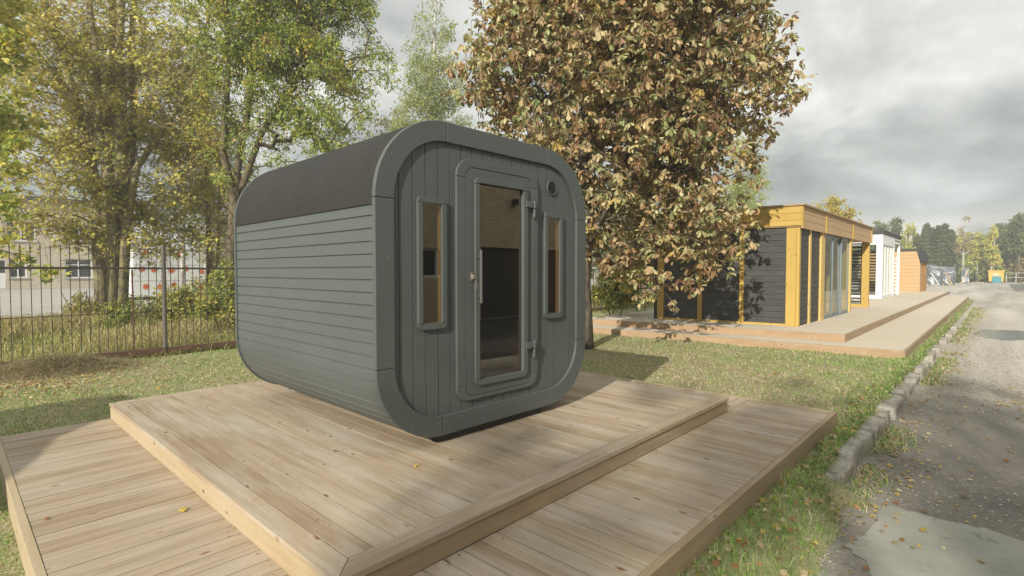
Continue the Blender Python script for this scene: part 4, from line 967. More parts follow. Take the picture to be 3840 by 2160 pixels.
def limb(a, b, bend, n=5, jit=.06):
    a, b = np.array(a, float), np.array(b, float); L_ = np.linalg.norm(b-a); mid = (a+b)/2+np.array([0, 0, bend*L_])+rng.normal(0, jit*L_, 3)
    return [(1-t)**2*a+2*t*(1-t)*mid+t*t*b for t in np.linspace(0, 1, n)]
def sample_blobs(blobs, n, shell_=.55):
    vol = np.array([b[3]**3 for b in blobs]); idx = rng.choice(len(blobs), n, p=vol/vol.sum()); C = np.array([b[:3] for b in blobs])[idx]; R_ = np.array([b[3] for b in blobs])[idx]
    u = rng.random(n)**(1/3); u = np.where(rng.random(n) < shell_, .72+.28*u, u)
    return C+rnd_dirs(n)*(R_*u)[:, None]
def grow(C, S2, tw, mb, jit=.07, bend=.08, rmax=.09, sides=5):
    """join every cluster to the nearest wood already there, so limbs fork; thickness follows what hangs on them"""
    d0 = np.array([np.min(np.linalg.norm(S2-c, axis=1)) for c in C]); order = np.argsort(d0)
    nodes = [S2]; own = [np.full(len(S2), -1)]; L = []; par = []
    S_arr = np.zeros((len(S2)+len(C)*5, 3)); O_arr = np.full(len(S_arr), -1); S_arr[:len(S2)] = S2; m = len(S2)
    for c in C[order]:
        dv = c-S_arr[:m]; dd = np.linalg.norm(dv, axis=1); cost = dd+.9*np.maximum(0, -dv[:, 2])+.35*dd*(O_arr[:m] < 0)
        j = int(np.argmin(cost)); a = S_arr[j].copy(); pts = limb(a, c, bend, 5, jit); par.append(O_arr[j]); i = len(L); L.append(pts)
        S_arr[m:m+4] = pts[1:]; O_arr[m:m+4] = i; m += 4
    cnt = np.ones(len(L))
    for i in range(len(L)-1, -1, -1):
        if par[i] >= 0: cnt[par[i]] += cnt[i]
    for i, pts in enumerate(L):
        r1 = tw*1.1 if cnt[i] < 2 else tw*max(1, cnt[i]-1)**.40; r0 = min(rmax, tw*1.25*cnt[i]**.43)
        mb.tube(pts, list(np.linspace(max(r0, tw*1.2), min(r1, r0), 5)), sides, cap=False)
def make_tree(name, label, base, stems, blobs, ncl, lpc, clr, lsize, palette, pw=None, width=.5, droop=.4, bark='bark_brown', tmpl=None, twigs=4, bare=0, shell_=.55, group=None, rad=.03, trans='leaf', attach=.55, stemtw=0, zmin=None, tw=.006, cat='tree', bend=.12):
    t = thing(name, label, cat, base, group=group)
    m = MB()
    for pts, r0, r1 in stems: m.tube(pts, list(np.linspace(r0, r1, len(pts))), 10)
    m.build('trunk', M[bark], t, smooth=True)
    if trans is None: return t
    C = sample_blobs(blobs, ncl, shell_)
    if zmin is not None: C = C[C[:, 2] > zmin]
    SP = np.concatenate([np.array(p[0], float) for p in stems]); 
    # denser stem samples
    S2 = np.concatenate([np.array([np.array(p[0][i])*(1-f)+np.array(p[0][i+1])*f for i in range(len(p[0])-1) for f in np.linspace(0, 1, 6)]) for p in stems])
    mb = MB(); ends = []
    grow(C, S2, tw, mb)
    for c in C:
        for k in range(twigs):
            e = c+rnd_dirs(1, droop*.5)[0]*clr*rng.uniform(.5, 1.15); mb.tube([c, (c+e)/2+rng.normal(0, .08*clr, 3), e], [tw*.8, tw*.6, tw*.35], 3, cap=False); ends.append(e)
    for k in range(stemtw):
        p = S2[rng.integers(len(S2))]+rng.normal(0, .05, 3)
        if p[2] < 1.6: continue
        e = p+rnd_dirs(1, -.15)[0]*rng.uniform(.3, 1.1); q = (p+e)/2+rng.normal(0, .12, 3); mb.tube([p, q, e], [.013, .009, .005], 4, cap=False)
        for j in range(3): f = q*(1-j*.4)+e*j*.4; mb.tube([f, f+rnd_dirs(1, -.1)[0]*rng.uniform(.15, .45)], [.007, .003], 3, cap=False)
    for k in range(bare):
        c = C[rng.integers(len(C))]; p = c+rng.normal(0, clr*.8, 3); q = p+rnd_dirs(1, .2)[0]*clr*rng.uniform(.8, 1.8); mb.tube([p, (p+q)/2+rng.normal(0, .07*clr, 3), q], [tw*.9, tw*.7, tw*.4], 3, cap=False)
        for j in range(2): e = (p+q)/2+rnd_dirs(1, .2)[0]*clr*.6; mb.tube([(p+q)/2, e], [tw*.6, tw*.3], 3, cap=False)
    mb.build('branches', M['twig'] if bark == 'bark_maple' else M[bark], t, smooth=True, fix=False)
    n = len(C)*lpc; ci = np.repeat(np.arange(len(C)), lpc)
    P_ = C[ci]+rnd_dirs(n)*clr*(rng.random((n, 1))**.45)*np.array([1, 1, .85])
    if droop > .8: P_[:, 2] -= rng.random(n)*clr*droop
    E_ = np.array(ends)
    if len(E_): j = rng.integers(len(E_), size=n//3); P_[:n//3] = E_[j]+rng.normal(0, clr*.12, (n//3, 3))
    ccol = pick(palette, len(C), pw); col = np.where(rng.random((n, 1)) < .6, ccol[ci], pick(palette, n, pw)); 
    leafcloud('crown', P_, rnd_dirs(n, droop), rnd_dirs(n)*.7+np.array([-.4, -.3, .8]), lsize*rng.uniform(.6, 1.25, n), col, M[trans], t, width, tmpl)
    return t

# chestnut
base = np.array([6.90, 3.14, -.36])
st = [base, base+(.02, .0, .5), base+(-.02, .02, 1.3), base+(.03, -.02, 2.4), base+(-.02, .03, 4.0), base+(.10, .0, 6.0), base+(.1, .1, 9.0)]
st2 = [base+(0, 0, 2.0), base+(.45, -.5, 3.4), base+(.9, -1.0, 5.2), base+(1.2, -1.3, 7.4)]
bl = [(1560, 60, 300, 10.7), (1500, 240, 300, 10.9), (1690, 190, 255, 10.6), (1570, 430, 235, 10.9), (1745, 470, 150, 10.5), (1600, 570, 130, 10.9), (1745, 610, 90, 10.3), (1865, 205, 118, 10.4), (1325, 110, 165, 10.8), (1290, 235, 135, 10.9), (1620, -140, 330, 10.7), (1700, 640, 75, 10.2), (1545, 600, 85, 10.6), (1840, 350, 85, 10.5), (1835, 50, 80, 10.6), (1790, 560, 80, 10.2), (1650, 690, 50, 10.3), (1930, 205, 72, 10.4), (1905, 130, 62, 10.4), (1700, 690, 40, 10.1), (1790, 650, 48, 10.0), (1800, 600, 50, 10.0), (1885, 350, 55, 10.4), (1850, 470, 42, 10.3)]
blobs = []
for X, Y, r, dp in bl: p = at(X, Y, dp); blobs.append((p[0], p[1], p[2], r*dp/1324.2))
t = thing('chestnut_tree', 'chestnut tree with browning drooping leaves right behind the sauna cabin', 'tree', base)
m = MB(); m.tube(st, [.17, .135, .125, .115, .10, .07, .03], 12); m.tube(st2, [.08, .06, .045, .02], 8); m.build('trunk', M['bark_ches'], t, smooth=True)
C = sample_blobs(blobs, 1480, .56)
S2 = np.array([np.array(st[i])*(1-f)+np.array(st[i+1])*f for i in range(2, len(st)-1) for f in np.linspace(0, 1, 8)]+[np.array(st2[i])*(1-f)+np.array(st2[i+1])*f for i in range(3) for f in np.linspace(0, 1, 6)])
mb = MB(); LP = []
grow(C, S2, .0065, mb, rmax=.06)
for c in C:
    for k in range(3):
        e = c+rnd_dirs(1, .2)[0]*rng.uniform(.15, .40); mb.tube([c, (c+e)/2+(0, 0, .03), e], [.006, .005, .0035], 3, cap=False)
        for j in range(4): LP.append(e+rng.normal(0, .08, 3))
mb.build('branches', M['bark_brown'], t, smooth=True, fix=False)
LP = np.array(LP); n = len(LP)
pal = [(.55, .415, .225), (.61, .49, .29), (.37, .225, .11), (.53, .50, .26), (.34, .375, .165), (.66, .60, .36), (.21, .115, .065), (.47, .315, .20), (.62, .48, .15), (.24, .285, .12)]
pwt = np.array([.16, .10, .14, .15, .12, .08, .10, .06, .04, .05]); pwt /= pwt.sum()
PP, DD, NN, SS, CC, WW = [], [], [], [], [], []
axis = rnd_dirs(n, .55); axis[:, 0] -= .12; axis = unit(axis)
base_c = pick(pal, n, pwt)
for q in range(5):
    ang = (q-2)*.66+rng.normal(0, .12, n)
    side = unit(np.cross(axis, np.array([.3, .2, 1.0])+rng.normal(0, .25, (n, 3)))); upv = np.cross(side, axis)
    d_ = np.cos(ang)[:, None]*axis+np.sin(ang)[:, None]*side; d_[:, 2] -= rng.uniform(.15, 1.0, n); PP.append(LP+d_*.01); DD.append(unit(d_)); NN.append(upv+rng.normal(0, .35, (n, 3))+np.array([-.2, -.15, .2]))
    SS.append(rng.uniform(.10, .195, n)*(1-.10*abs(q-2))); CC.append(np.where(rng.random((n, 1)) < .72, base_c, pick(pal, n, pwt))); WW.append(rng.uniform(.30, .52, n))
leafcloud('crown', np.concatenate(PP), np.concatenate(DD), np.concatenate(NN), np.concatenate(SS), np.concatenate(CC), M['leafdry'], t, np.concatenate(WW), (OV, OT), .16)
# ------------------------------------------------------------ trees of the left side
def stem(X0, Y0, dp, pts, r0, r1, z0=-.4):
    b = at(X0, Y0, dp); out = [np.array([b[0], b[1], z0])]
    for X, Y in pts: out.append(at(X, Y, dp+rng.uniform(-.3, .3)))
    return (out, r0, r1)
def bl_(lst): return [(*at(X, Y, dp), r*dp/1324.2) for X, Y, r, dp in lst]
mp_pal = [(0.720, 0.672, 0.187), (0.600, 0.588, 0.176), (0.456, 0.516, 0.132), (0.624, 0.516, 0.187), (0.850, 0.792, 0.176), (0.336, 0.408, 0.110), (0.504, 0.384, 0.154)]
b0 = at(278, 760, 16.7); b0[2] = -.4
make_tree('maple_tree', 'many stemmed maple with lichened trunks and thin yellowing leaves behind the fence', b0,
    [stem(262, 760, 16.6, [(250, 640), (243, 480), (205, 300), (150, 120), (100, -40)], .23, .07), stem(275, 760, 16.9, [(276, 640), (268, 480), (278, 300), (286, 120), (280, -80)], .24, .08),
     stem(300, 760, 16.5, [(300, 640), (303, 480), (308, 300), (300, 120), (312, -80)], .23, .08), stem(300, 760, 16.9, [(312, 640), (322, 470), (338, 280), (330, 100), (345, -60)], .19, .06),
     stem(255, 760, 17.2, [(245, 560), (232, 380), (150, 200), (60, 90)], .16, .05), stem(305, 760, 16.3, [(318, 560), (345, 420), (430, 300), (500, 190)], .15, .04), stem(285, 760, 16.2, [(282, 500), (250, 330), (240, 120), (215, -60)], .16, .06)],
    bl_([(80, 80, 150, 17), (230, 60, 160, 16.5), (400, 70, 140, 17), (60, 300, 150, 16.5), (220, 260, 150, 17), (380, 260, 140, 16.6), (500, 180, 95, 17), (90, 480, 130, 16.2), (250, 460, 140, 16.8), (400, 450, 120, 16.8), (480, 400, 90, 17), (180, 590, 70, 16.2), (340, 590, 80, 16.5), (440, 570, 60, 17), (510, 320, 80, 17), (520, 470, 70, 17), (510, 590, 50, 17)]),
    600, 44, .46, .098, mp_pal, [.24, .18, .12, .16, .12, .10, .08], 1.0, .5, 'bark_maple', (MV, MT), twigs=6, bare=2600, shell_=.3, tw=.010, stemtw=600)
b1 = at(-150, 760, 13); b1[2] = -.4
make_tree('maple_tree', 'bright yellow green maple reaching in from the left edge, low leaves over the fence', b1,
    [stem(-150, 760, 13, [(-150, 600), (-140, 400), (-130, 200), (-120, -50)], .2, .08)],
    bl_([(20, 605, 58, 12.2), (78, 645, 44, 12), (118, 690, 26, 11.9), (150, 590, 30, 12), (-10, 470, 70, 12.5), (-40, 300, 100, 13), (0, 130, 70, 13), (-80, 0, 120, 13)]),
    170, 30, .28, .13, [(.58, .58, .14), (.42, .50, .12), (.70, .62, .14), (.34, .42, .10)], None, 1.0, .7, 'bark_maple', (MV, MT), twigs=4, bare=60, shell_=.3, tw=.008)
b2 = at(583, 760, 15.6); b2[2] = -.4
make_tree('cherry_tree', 'green and yellow cherry tree leaning up behind the sauna roof, dense crown', b2,
    [stem(583, 760, 15.6, [(580, 640), (588, 520), (600, 400), (622, 290), (640, 150), (660, -60)], .16, .05), stem(590, 600, 15.6, [(592, 520), (560, 380), (570, 250), (575, 120), (560, -40)], .13, .05, z0=1.5),
     stem(600, 500, 15.7, [(605, 480), (660, 330), (740, 220), (800, 80)], .12, .04, z0=2.9)],
    bl_([(560, 50, 120, 15.8), (700, 40, 150, 15.6), (840, 40, 125, 15.4), (930, 20, 55, 15.4), (620, 210, 120, 15.8), (770, 200, 125, 15.4), (880, 170, 85, 15.3), (955, 165, 42, 15.3), (700, 340, 95, 15.3), (840, 310, 85, 15.2), (560, 330, 70, 15.8), (905, 280, 50, 15.3), (820, 390, 60, 15.3), (600, 440, 60, 15.7), (640, -60, 150, 15.7), (820, -80, 130, 15.5)]),
    980, 58, .34, .115, [(0.310, 0.419, 0.093), (0.403, 0.496, 0.116), (0.232, 0.326, 0.078), (0.558, 0.558, 0.124), (0.713, 0.589, 0.139), (0.465, 0.341, 0.124)], [.28, .24, .18, .15, .09, .06], .42, .75, 'bark_brown', twigs=5, bare=420, shell_=.35, tw=.009, stemtw=120)
b3 = at(1088, 700, 28); b3[2] = -.4
make_tree('birch_tree', 'tall slender pale green birch rising between the cherry and the chestnut', b3,
    [stem(1088, 700, 28, [(1088, 500), (1086, 300), (1094, 100), (1096, -60)], .20, .05)],
    bl_([(1095, -10, 32, 28), (1092, 60, 45, 28), (1086, 140, 60, 28), (1084, 220, 78, 28), (1082, 300, 92, 28), (1082, 390, 100, 28)]), 520, 60, .46, .13,
    [(0.324, 0.405, 0.149), (0.405, 0.459, 0.176), (0.243, 0.324, 0.121), (0.486, 0.486, 0.176)], None, .5, 1.0, 'bark_birch', twigs=4, shell_=.35, tw=.008)
b4 = at(985, 700, 31); b4[2] = -.4
make_tree('rowan_tree', 'brownish green tree peeping over the sauna roof left of the birch', b4, [stem(985, 700, 31, [(985, 500), (988, 340)], .16, .05)],
    bl_([(1000, 325, 48, 31), (985, 380, 60, 31), (950, 400, 60, 31), (1030, 370, 50, 31)]), 110, 40, .5, .15, [(.20, .20, .06), (.28, .21, .07), (.16, .17, .05)], None, .55, .6, 'bark_brown', twigs=3, tw=.01)
b5 = at(1870, 700, 24); b5[2] = -.4
make_tree('willow_tree', 'pale yellow green weeping tree peeping out right of the chestnut', b5, [stem(1860, 700, 24, [(1860, 500), (1865, 400)], .16, .05)],
    bl_([(1872, 430, 50, 24), (1885, 480, 42, 24), (1850, 520, 60, 24), (1868, 350, 36, 24)]), 150, 44, .40, .12, [(0.432, 0.504, 0.168), (0.504, 0.552, 0.204), (0.360, 0.432, 0.132)], None, .35, 1.1, 'bark_birch', twigs=3, tw=.008)
b6 = at(2090, 680, 33); b6[2] = -.4
make_tree('yellow_tree', 'round yellow autumn tree behind the flat roof of the yellow pavilion', b6, [stem(2090, 690, 33, [(2090, 600), (2092, 550)], .2, .06)],
    bl_([(2062, 545, 34, 33), (2095, 540, 40, 33), (2125, 560, 30, 33), (2090, 590, 50, 33)]), 150, 60, .45, .15, [(.62, .50, .10), (.56, .46, .11), (.50, .44, .12)], None, .6, .3, 'bark_brown', twigs=3, tw=.01)
bt = at(520, 760, 19.5); bt[2] = -.4
make_tree('elm_tree', 'thin twiggy half bare tree between the maple and the cherry', bt, [stem(525, 760, 19.5, [(528, 640), (522, 500), (515, 360), (520, 200)], .12, .03), stem(545, 720, 19.6, [(550, 560), (560, 400), (585, 280)], .07, .025)],
    bl_([(520, 430, 105, 19.5), (450, 550, 80, 19.5), (590, 520, 75, 19.2), (500, 300, 95, 19.5), (560, 620, 50, 19.2), (480, 200, 80, 19.5)]), 220, 20, .5, .11, mp_pal, None, .9, .5, 'bark_maple', (MV, MT), twigs=6, bare=1300, shell_=.3, tw=.009, stemtw=80)
# birch trunk and bushes seen through the fence
b7 = at(470, 740, 24); b7[2] = -.4
make_tree('birch_tree', 'thin white birch trunk left of the post in front of the printed trailer', b7, [stem(458, 740, 24, [(460, 640), (462, 500), (470, 300)], .10, .05)], bl_([(470, 420, 70, 24), (480, 320, 60, 24)]), 60, 30, .5, .14, [(.30, .30, .10), (.40, .34, .10)], None, .6, .6, 'bark_birch', twigs=4, tw=.01)
b8 = at(520, 740, 26); b8[2] = -.4
make_tree('birch_tree', 'thin white birch trunk with pale leaves just left of the cherry trunk', b8, [stem(520, 740, 26, [(520, 650), (524, 520), (530, 350)], .13, .05)], bl_([(530, 560, 50, 26), (545, 620, 45, 26), (515, 480, 60, 26), (540, 680, 30, 26)]), 110, 40, .45, .13, [(.30, .34, .12), (.36, .38, .14)], None, .6, .9, 'bark_birch', twigs=4, tw=.009)
def shrub(label, lst, ncl, lpc, clr, ls, pal_, width=.7, group=None):
    p = at(lst[0][0], lst[0][1], lst[0][3]); bs = np.array([p[0], p[1], float(gz(p[0], p[1]))])
    st_ = [([bs+(dx, dy, -.05), bs+(dx*2.5, dy*2.5, .5), bs+(dx*4, dy*4, 1.0)], .02, .008) for dx, dy in ((-.12, 0), (.1, .08), (.02, -.1))]
    return make_tree('shrub', label, bs, st_, bl_(lst), ncl, lpc, clr, ls, pal_, None, width, .5, 'bark_brown', twigs=4, zmin=bs[2]+.1, group=group, tw=.006, cat='shrub')
gp = [(0.252, 0.336, 0.070), (0.378, 0.434, 0.098), (0.504, 0.504, 0.126), (0.588, 0.504, 0.140), (0.196, 0.252, 0.063)]
shrub('leafy yellow green shrub behind the fence close to the sauna side', [(570, 735, 38, 13), (575, 690, 28, 13), (545, 770, 30, 12.6), (585, 780, 25, 12.5)], 60, 40, .22, .085, gp)
shrub('low green shrub behind the fence between the round post and the maple trunk', [(440, 760, 36, 15), (400, 775, 28, 15), (480, 755, 38, 15), (500, 730, 30, 16)], 70, 40, .24, .085, gp)
shrub('small yellowing shrub left of the maple trunk behind the fence', [(205, 765, 26, 16), (170, 790, 20, 15), (228, 790, 26, 15.5)], 36, 34, .22, .08, [(0.546, 0.442, 0.130), (0.442, 0.390, 0.104), (0.325, 0.338, 0.091)])
shrub('green leafy shrub in front of the maple trunk base', [(300, 790, 30, 14), (330, 775, 26, 14.4), (270, 800, 20, 14)], 36, 36, .2, .08, gp[:3])
shrub('round sunlit shrub behind the far fence, right of the chestnut trunk', [(1545, 700, 34, 15.5), (1570, 725, 34, 15.2), (1520, 735, 26, 15.2), (1590, 690, 22, 15.8)], 80, 46, .28, .10, gp)
shrub('dark tall shrub behind the fence next to the black pavilion wall', [(1610, 680, 40, 18.5), (1635, 640, 40, 18.5), (1650, 700, 30, 18)], 80, 40, .32, .10, [(.15, .17, .06), (.20, .20, .08), (.24, .20, .10)])
shrub('tall hedge bush far behind the fence, seen between trunk and pavilion', [(1560, 610, 60, 24), (1620, 590, 60, 24), (1510, 640, 50, 24), (1500, 560, 60, 25)], 120, 40, .55, .15, [(.17, .21, .06), (.24, .26, .09), (.32, .30, .10)])
# tree behind the viewpoint whose loose crown shades the front of the decks
bsh = np.array([-23.0, -9.6, -.475])
make_tree('ash_tree', 'tall loose crowned tree behind the viewpoint shading the deck front', bsh, [([bsh, bsh+(0, 0, 5), bsh+(.3, 0, 10), bsh+(0, .2, 14)], .35, .08)],
    [(-22.5, -8.0, 12.6, 1.1), (-21.0, -9.6, 12.4, 1.5), (-23.6, -9.9, 12.8, 1.3), (-19.2, -10.6, 12.0, 1.4), (-24.8, -8.4, 13.4, .9), (-22.4, -11.2, 11.8, 1.2), (-17.6, -10.2, 12.6, 1.0), (-20.0, -8.1, 13.0, .7), (-26.2, -9.2, 12.4, .9)], 110, 24, .5, .20, [(.2, .24, .06)], None, .6, .4, 'bark_brown', twigs=3, tw=.015)

lt = np.array([-12.5, -14.8, -.475])  # unseen tree added to shade the track and the ground the glass mirrors
make_tree('added_shade_tree', 'unseen dense tree added behind the viewpoint to shade the track', lt, [([lt, lt+(0, 0, 4), lt+(.2, 0, 8)], .3, .1)],
    [(-12.5, -14.8, 9.5, 2.8), (-14.6, -13.0, 8.6, 1.7), (-10.4, -15.6, 9.0, 2.3), (-12, -14.0, 7.2, 1.7), (-13.0, -11.4, 8.0, .9), (-11.2, -10.6, 7.4, .7), (-9.6, -13.6, 8.4, 1.4)], 200, 44, .6, .22, [(.2, .26, .07)], None, .7, .4, 'bark_brown', twigs=2, tw=.02)

# ------------------------------------------------------------ woods at the far end of the yard
def far_tree(kind, X, topY, wpx, dp, label, group):
    top = at(X, topY, dp); px = dp/1324.2; bs = np.array([top[0], top[1], -.475]); h = top[2]-bs[2]; hw = wpx*px
    if kind == 'spruce':
        hw *= 1.55
        t = thing('spruce_tree', label, 'tree', bs, group=group)
        m = MB(); m.tube([bs, bs+(0, 0, h)], [.22, .04], 6); m.build('trunk', M['bark_brown'], t)
        n = int(2200); f = rng.random(n)**.7; lay = np.floor(f*16)/16; z = h*(.08+.92*(1-f)); r = hw*f*(.55+.55*((f*16) % 1))*rng.uniform(.5, 1.05, n); a = rng.random(n)*2*math.pi
        r *= 1+.25*np.sin(3*a+X)
        P_ = bs+np.stack([r*np.cos(a), r*np.sin(a), z], 1); Dv = np.stack([np.cos(a), np.sin(a), -.45-.2*f], 1)
        leafcloud('crown', P_, Dv, np.tile([0, 0, 1.0], (n, 1))+rng.normal(0, .3, (n, 3)), rng.uniform(.35, .8, n)*hw/2.2, pick([(0.115, 0.165, 0.060), (0.155, 0.205, 0.080), (0.205, 0.240, 0.095)], n), M['leaf'], t, .5)
        return t
    pal_ = {'pine': [(0.146, 0.216, 0.072), (0.195, 0.266, 0.094), (0.260, 0.300, 0.108)], 'birch': [(0.683, 0.666, 0.172), (0.812, 0.699, 0.172), (0.552, 0.599, 0.172), (0.455, 0.532, 0.143)], 'bush': [(0.406, 0.479, 0.129), (0.507, 0.533, 0.157), (0.304, 0.399, 0.114)], 'brown': [(0.439, 0.366, 0.172), (0.357, 0.316, 0.143), (0.520, 0.416, 0.172)], 'bare': [(.45, .36, .16), (.38, .30, .15)]}[kind]
    if kind in ('bush', 'brown'):
        blobs_ = [(bs[0], bs[1]+dx*hw*.5, bs[2]+h*.5, h*.5) for dx in (-1, 0, 1)]; st_ = [([bs, bs+(0, 0, h*.6)], .08, .03)]
        return make_tree('shrub', label, bs, st_, blobs_, 46, 26, h*.2, .42, pal_, None, .7, .3, 'bark_brown', twigs=2, tw=.02, group=group, cat='bush')
    lo = {'pine': .40, 'birch': .35, 'bare': .45}[kind]; k = 6
    blobs_ = [(bs[0]+rng.uniform(-.4, .4), bs[1]+rng.uniform(-.35, .35)*hw, bs[2]+h*(lo+(1-lo)*(i+.4)/k), hw*(.95-.10*i if kind != 'pine' else (.7 if i < 2 else .9))*(.72)) for i in range(k)]
    lean = -.06*h if 'leaning' in label else 0
    st_ = [([bs+(0, 0, -.1), bs+(0, lean*.4, h*.4), bs+(0, lean, h*.96)], .17 if kind != 'pine' else .22, .04)]
    return make_tree(kind.replace('bare', 'birch')+'_tree', label, bs, st_, blobs_, 64, 10 if kind == 'bare' else 24, hw*.36, .40 if kind != 'bare' else .26, pal_, None, .6, .5, 'bark_birch' if kind != 'pine' else 'bark_brown', twigs=3, tw=.02, shell_=.4, group=group)
W_ = 'trees of the wood beyond the yard'
ft = [('pine', 2216, 562, 22, 82, 'leftmost pine of the far wood, just above the white pavilion roof'), ('pine', 2246, 556, 20, 84, 'second pine of the far wood, right above the pavilion roof end'),
 ('birch', 2282, 560, 26, 80, 'golden birch of the far wood standing over the ochre pod'), ('spruce', 2307, 585, 16, 84, 'short spruce between the golden birch and the spruce clump'),
 ('spruce', 2331, 560, 22, 78, 'leftmost tall spruce of the dark clump'), ('spruce', 2348, 570, 18, 80, 'second spruce of the dark clump, slightly lower'), ('spruce', 2363, 565, 20, 78, 'third spruce of the dark clump'), ('spruce', 2377, 560, 22, 77, 'tallest spruce at the clump centre right'), ('spruce', 2392, 575, 20, 80, 'last spruce on the right of the dark clump'),
 ('bare', 2426, 540, 20, 74, 'tallest white stemmed birch with a nearly bare top'), ('birch', 2412, 585, 24, 82, 'yellow birch left behind the tallest white stem'), ('birch', 2440, 583, 24, 82, 'yellow birch right behind the tallest white stem'), ('birch', 2461, 574, 20, 78, 'slim birch in the middle of the far wood'),
 ('birch', 2480, 590, 22, 84, 'low yellow birch behind the leaning birch'), ('birch', 2494, 566, 18, 76, 'white stemmed leaning birch right of the middle'), ('pine', 2510, 566, 18, 84, 'pine just right of the leaning birch'), ('birch', 2528, 590, 20, 84, 'yellow green birch in the gap before the big pines'),
 ('pine', 2545, 555, 24, 78, 'big dark pine near the right edge'), ('pine', 2566, 546, 26, 76, 'tallest dark pine at the right edge of the picture'), ('pine', 2590, 552, 26, 78, 'pine cut by the right edge of the picture'), ('birch', 2574, 600, 22, 84, 'yellow green birch below the tallest pine')]
for a in ft: far_tree(*a, W_)
fb = [('bush', 2330, 650, 28, 76, 'yellow green bush below the left of the spruce clump'), ('brown', 2352, 655, 26, 75, 'russet bush behind the wrapped packs'), ('bush', 2376, 646, 28, 76, 'bush below the right of the spruce clump'), ('bush', 2402, 645, 28, 76, 'bush left of the tallest birch stem'), ('bush', 2436, 640, 30, 76, 'bright bush right of the tallest birch stem'),
 ('bush', 2466, 643, 28, 76, 'bush in the middle of the far yard edge'), ('bush', 2493, 645, 26, 76, 'bush left behind the yellow skip'), ('bush', 2516, 650, 24, 77, 'low green bush behind the yellow skip'), ('brown', 2545, 650, 40, 75, 'big brown bush above the pipe railing'), ('brown', 2578, 648, 30, 76, 'brown green bush at the right edge'),
 ('bush', 2290, 650, 30, 80, 'bush hidden mostly behind the ochre pod'), ('bush', 2255, 655, 30, 82, 'bush behind the white pavilion end')]
for a in fb: far_tree(a[0], a[1], a[2], a[3], a[4]+4, a[5], 'bushes along the far yard edge')
def bank(name, n, x0, x1, y0, y1, z0, z1, size, pal_, label):
    P_ = np.stack([rng.uniform(x0, x1, n), rng.uniform(y0, y1, n), z0+(z1-z0)*rng.random(n)**1.3], 1)
    P_[:, 2] *= 1; o = leafcloud(name, P_, rnd_dirs(n), rnd_dirs(n)+np.array([-.4, -.3, .6]), size*rng.uniform(.6, 1.3, n), pick(pal_, n), M['leaf'], None, .7); return tag(o, label, None, None, 'stuff')
bank('far_undergrowth', 24000, 108, 118, -16, 30, -.4, 7.0, .6, [(.26, .30, .12), (.20, .25, .10), (.32, .31, .13), (.15, .19, .08)], 'dense mixed undergrowth of the far wood')
bank('far_woodland', 16000, 45, 95, 62, 74, -.4, 7.0, 1.0, [(.16, .19, .06), (.22, .24, .08), (.28, .27, .09)], 'far off woodland mass beyond the left buildings')

# ------------------------------------------------------------ grass, weeds, litter
def inside(x, y):
    a = (x > LX0-.05) & (x < LX1+.005) & (y > LY0-.005) & (y < 3.30); a |= (x > -3.1) & (x < LX1) & (y > LY0-.005) & (y < Y0)
    xx = x+.085*(y+1.8); return a | ((xx > 9.6) & (y > -1.82) & (y < 5.35) & (xx < 42))
def vnoise(x, y, s, seed):
    r_ = np.random.default_rng(seed); out = 0
    for k in range(9): a = r_.uniform(0, 6.28); f = s*r_.uniform(.5, 2.2); out = out+np.sin(f*(x*math.cos(a)+y*math.sin(a))+r_.uniform(0, 6.28))/3
    return out
def blades(name, x, y, h, wd, col, lean, mt, label, z=None):
    n = len(x); a = rng.random(n)*2*math.pi; z = gz(x, y)-.004 if z is None else z
    la = rng.normal(size=(n, 2))*lean[:, None]
    b = np.stack([x, y, z], 1); s = np.stack([np.cos(a), np.sin(a), np.zeros(n)], 1)*wd[:, None]/2
    mid = b+np.stack([la[:, 0]*h*.35, la[:, 1]*h*.35, h*.6], 1); tip = b+np.stack([la[:, 0]*h, la[:, 1]*h, h*np.clip(1-.25*lean*lean*4, .35, 1)], 1)
    V = np.stack([b-s, b+s, mid+s*.8, mid-s*.8, tip], 1); T = np.array([(0, 1, 2), (0, 2, 3), (3, 2, 4)])[None]+(np.arange(n)*5)[:, None, None]
    C = np.repeat(col, 5, 0)
    return tag(npmesh(name, V, T, C, mt), label, None, None, 'stuff')
GR = np.array([(0.260, 0.423, 0.107), (0.337, 0.499, 0.133), (0.176, 0.317, 0.080), (0.420, 0.529, 0.189)]); DR = np.array([(0.709, 0.607, 0.389), (0.574, 0.473, 0.310), (0.810, 0.725, 0.524), (0.439, 0.338, 0.214)])
N = 520000
x = rng.uniform(-6, 17, N); y = rng.uniform(-2.45, 8.6, N)
dc = np.hypot(x-CAM[0], y-CAM[1]); keep = (rng.random(N) < np.clip((4.2/dc)**1.35, 0, 1)) & ~inside(x, y)
keep &= (y > -2.0) | ((x < 2.62) & (rng.random(N) < np.clip((y+2.42)/.3, 0, 1)))
keep &= ((x-CAM[0])*cF[0]+(y-CAM[1])*cF[1]) > .5
x, y, dc = x[keep], y[keep], dc[keep]
pn = vnoise(x, y, .9, 3)*.6+vnoise(x, y, 3.2, 4)*.5
edge = np.exp(-((y+1.95)/.30)**2)*np.where(x < 5, 1, .6)+np.exp(-((x-9.45)/.2)**2)*.5
fdry = 1/(1+np.exp(-(pn*2.2+.55-3.5*edge-.6*(y > 5))))
fdry = np.clip(fdry+.45*np.clip((x-4.3)/1.5, 0, 1)*np.clip((y+1.3)/.8, 0, 1)*(x < 9.2), 0, 1.15)
dry = rng.random(len(x)) < fdry*.75
col = np.where(dry[:, None], DR[rng.integers(4, size=len(x))], GR[rng.integers(4, size=len(x))])*rng.uniform(.8, 1.2, (len(x), 1))
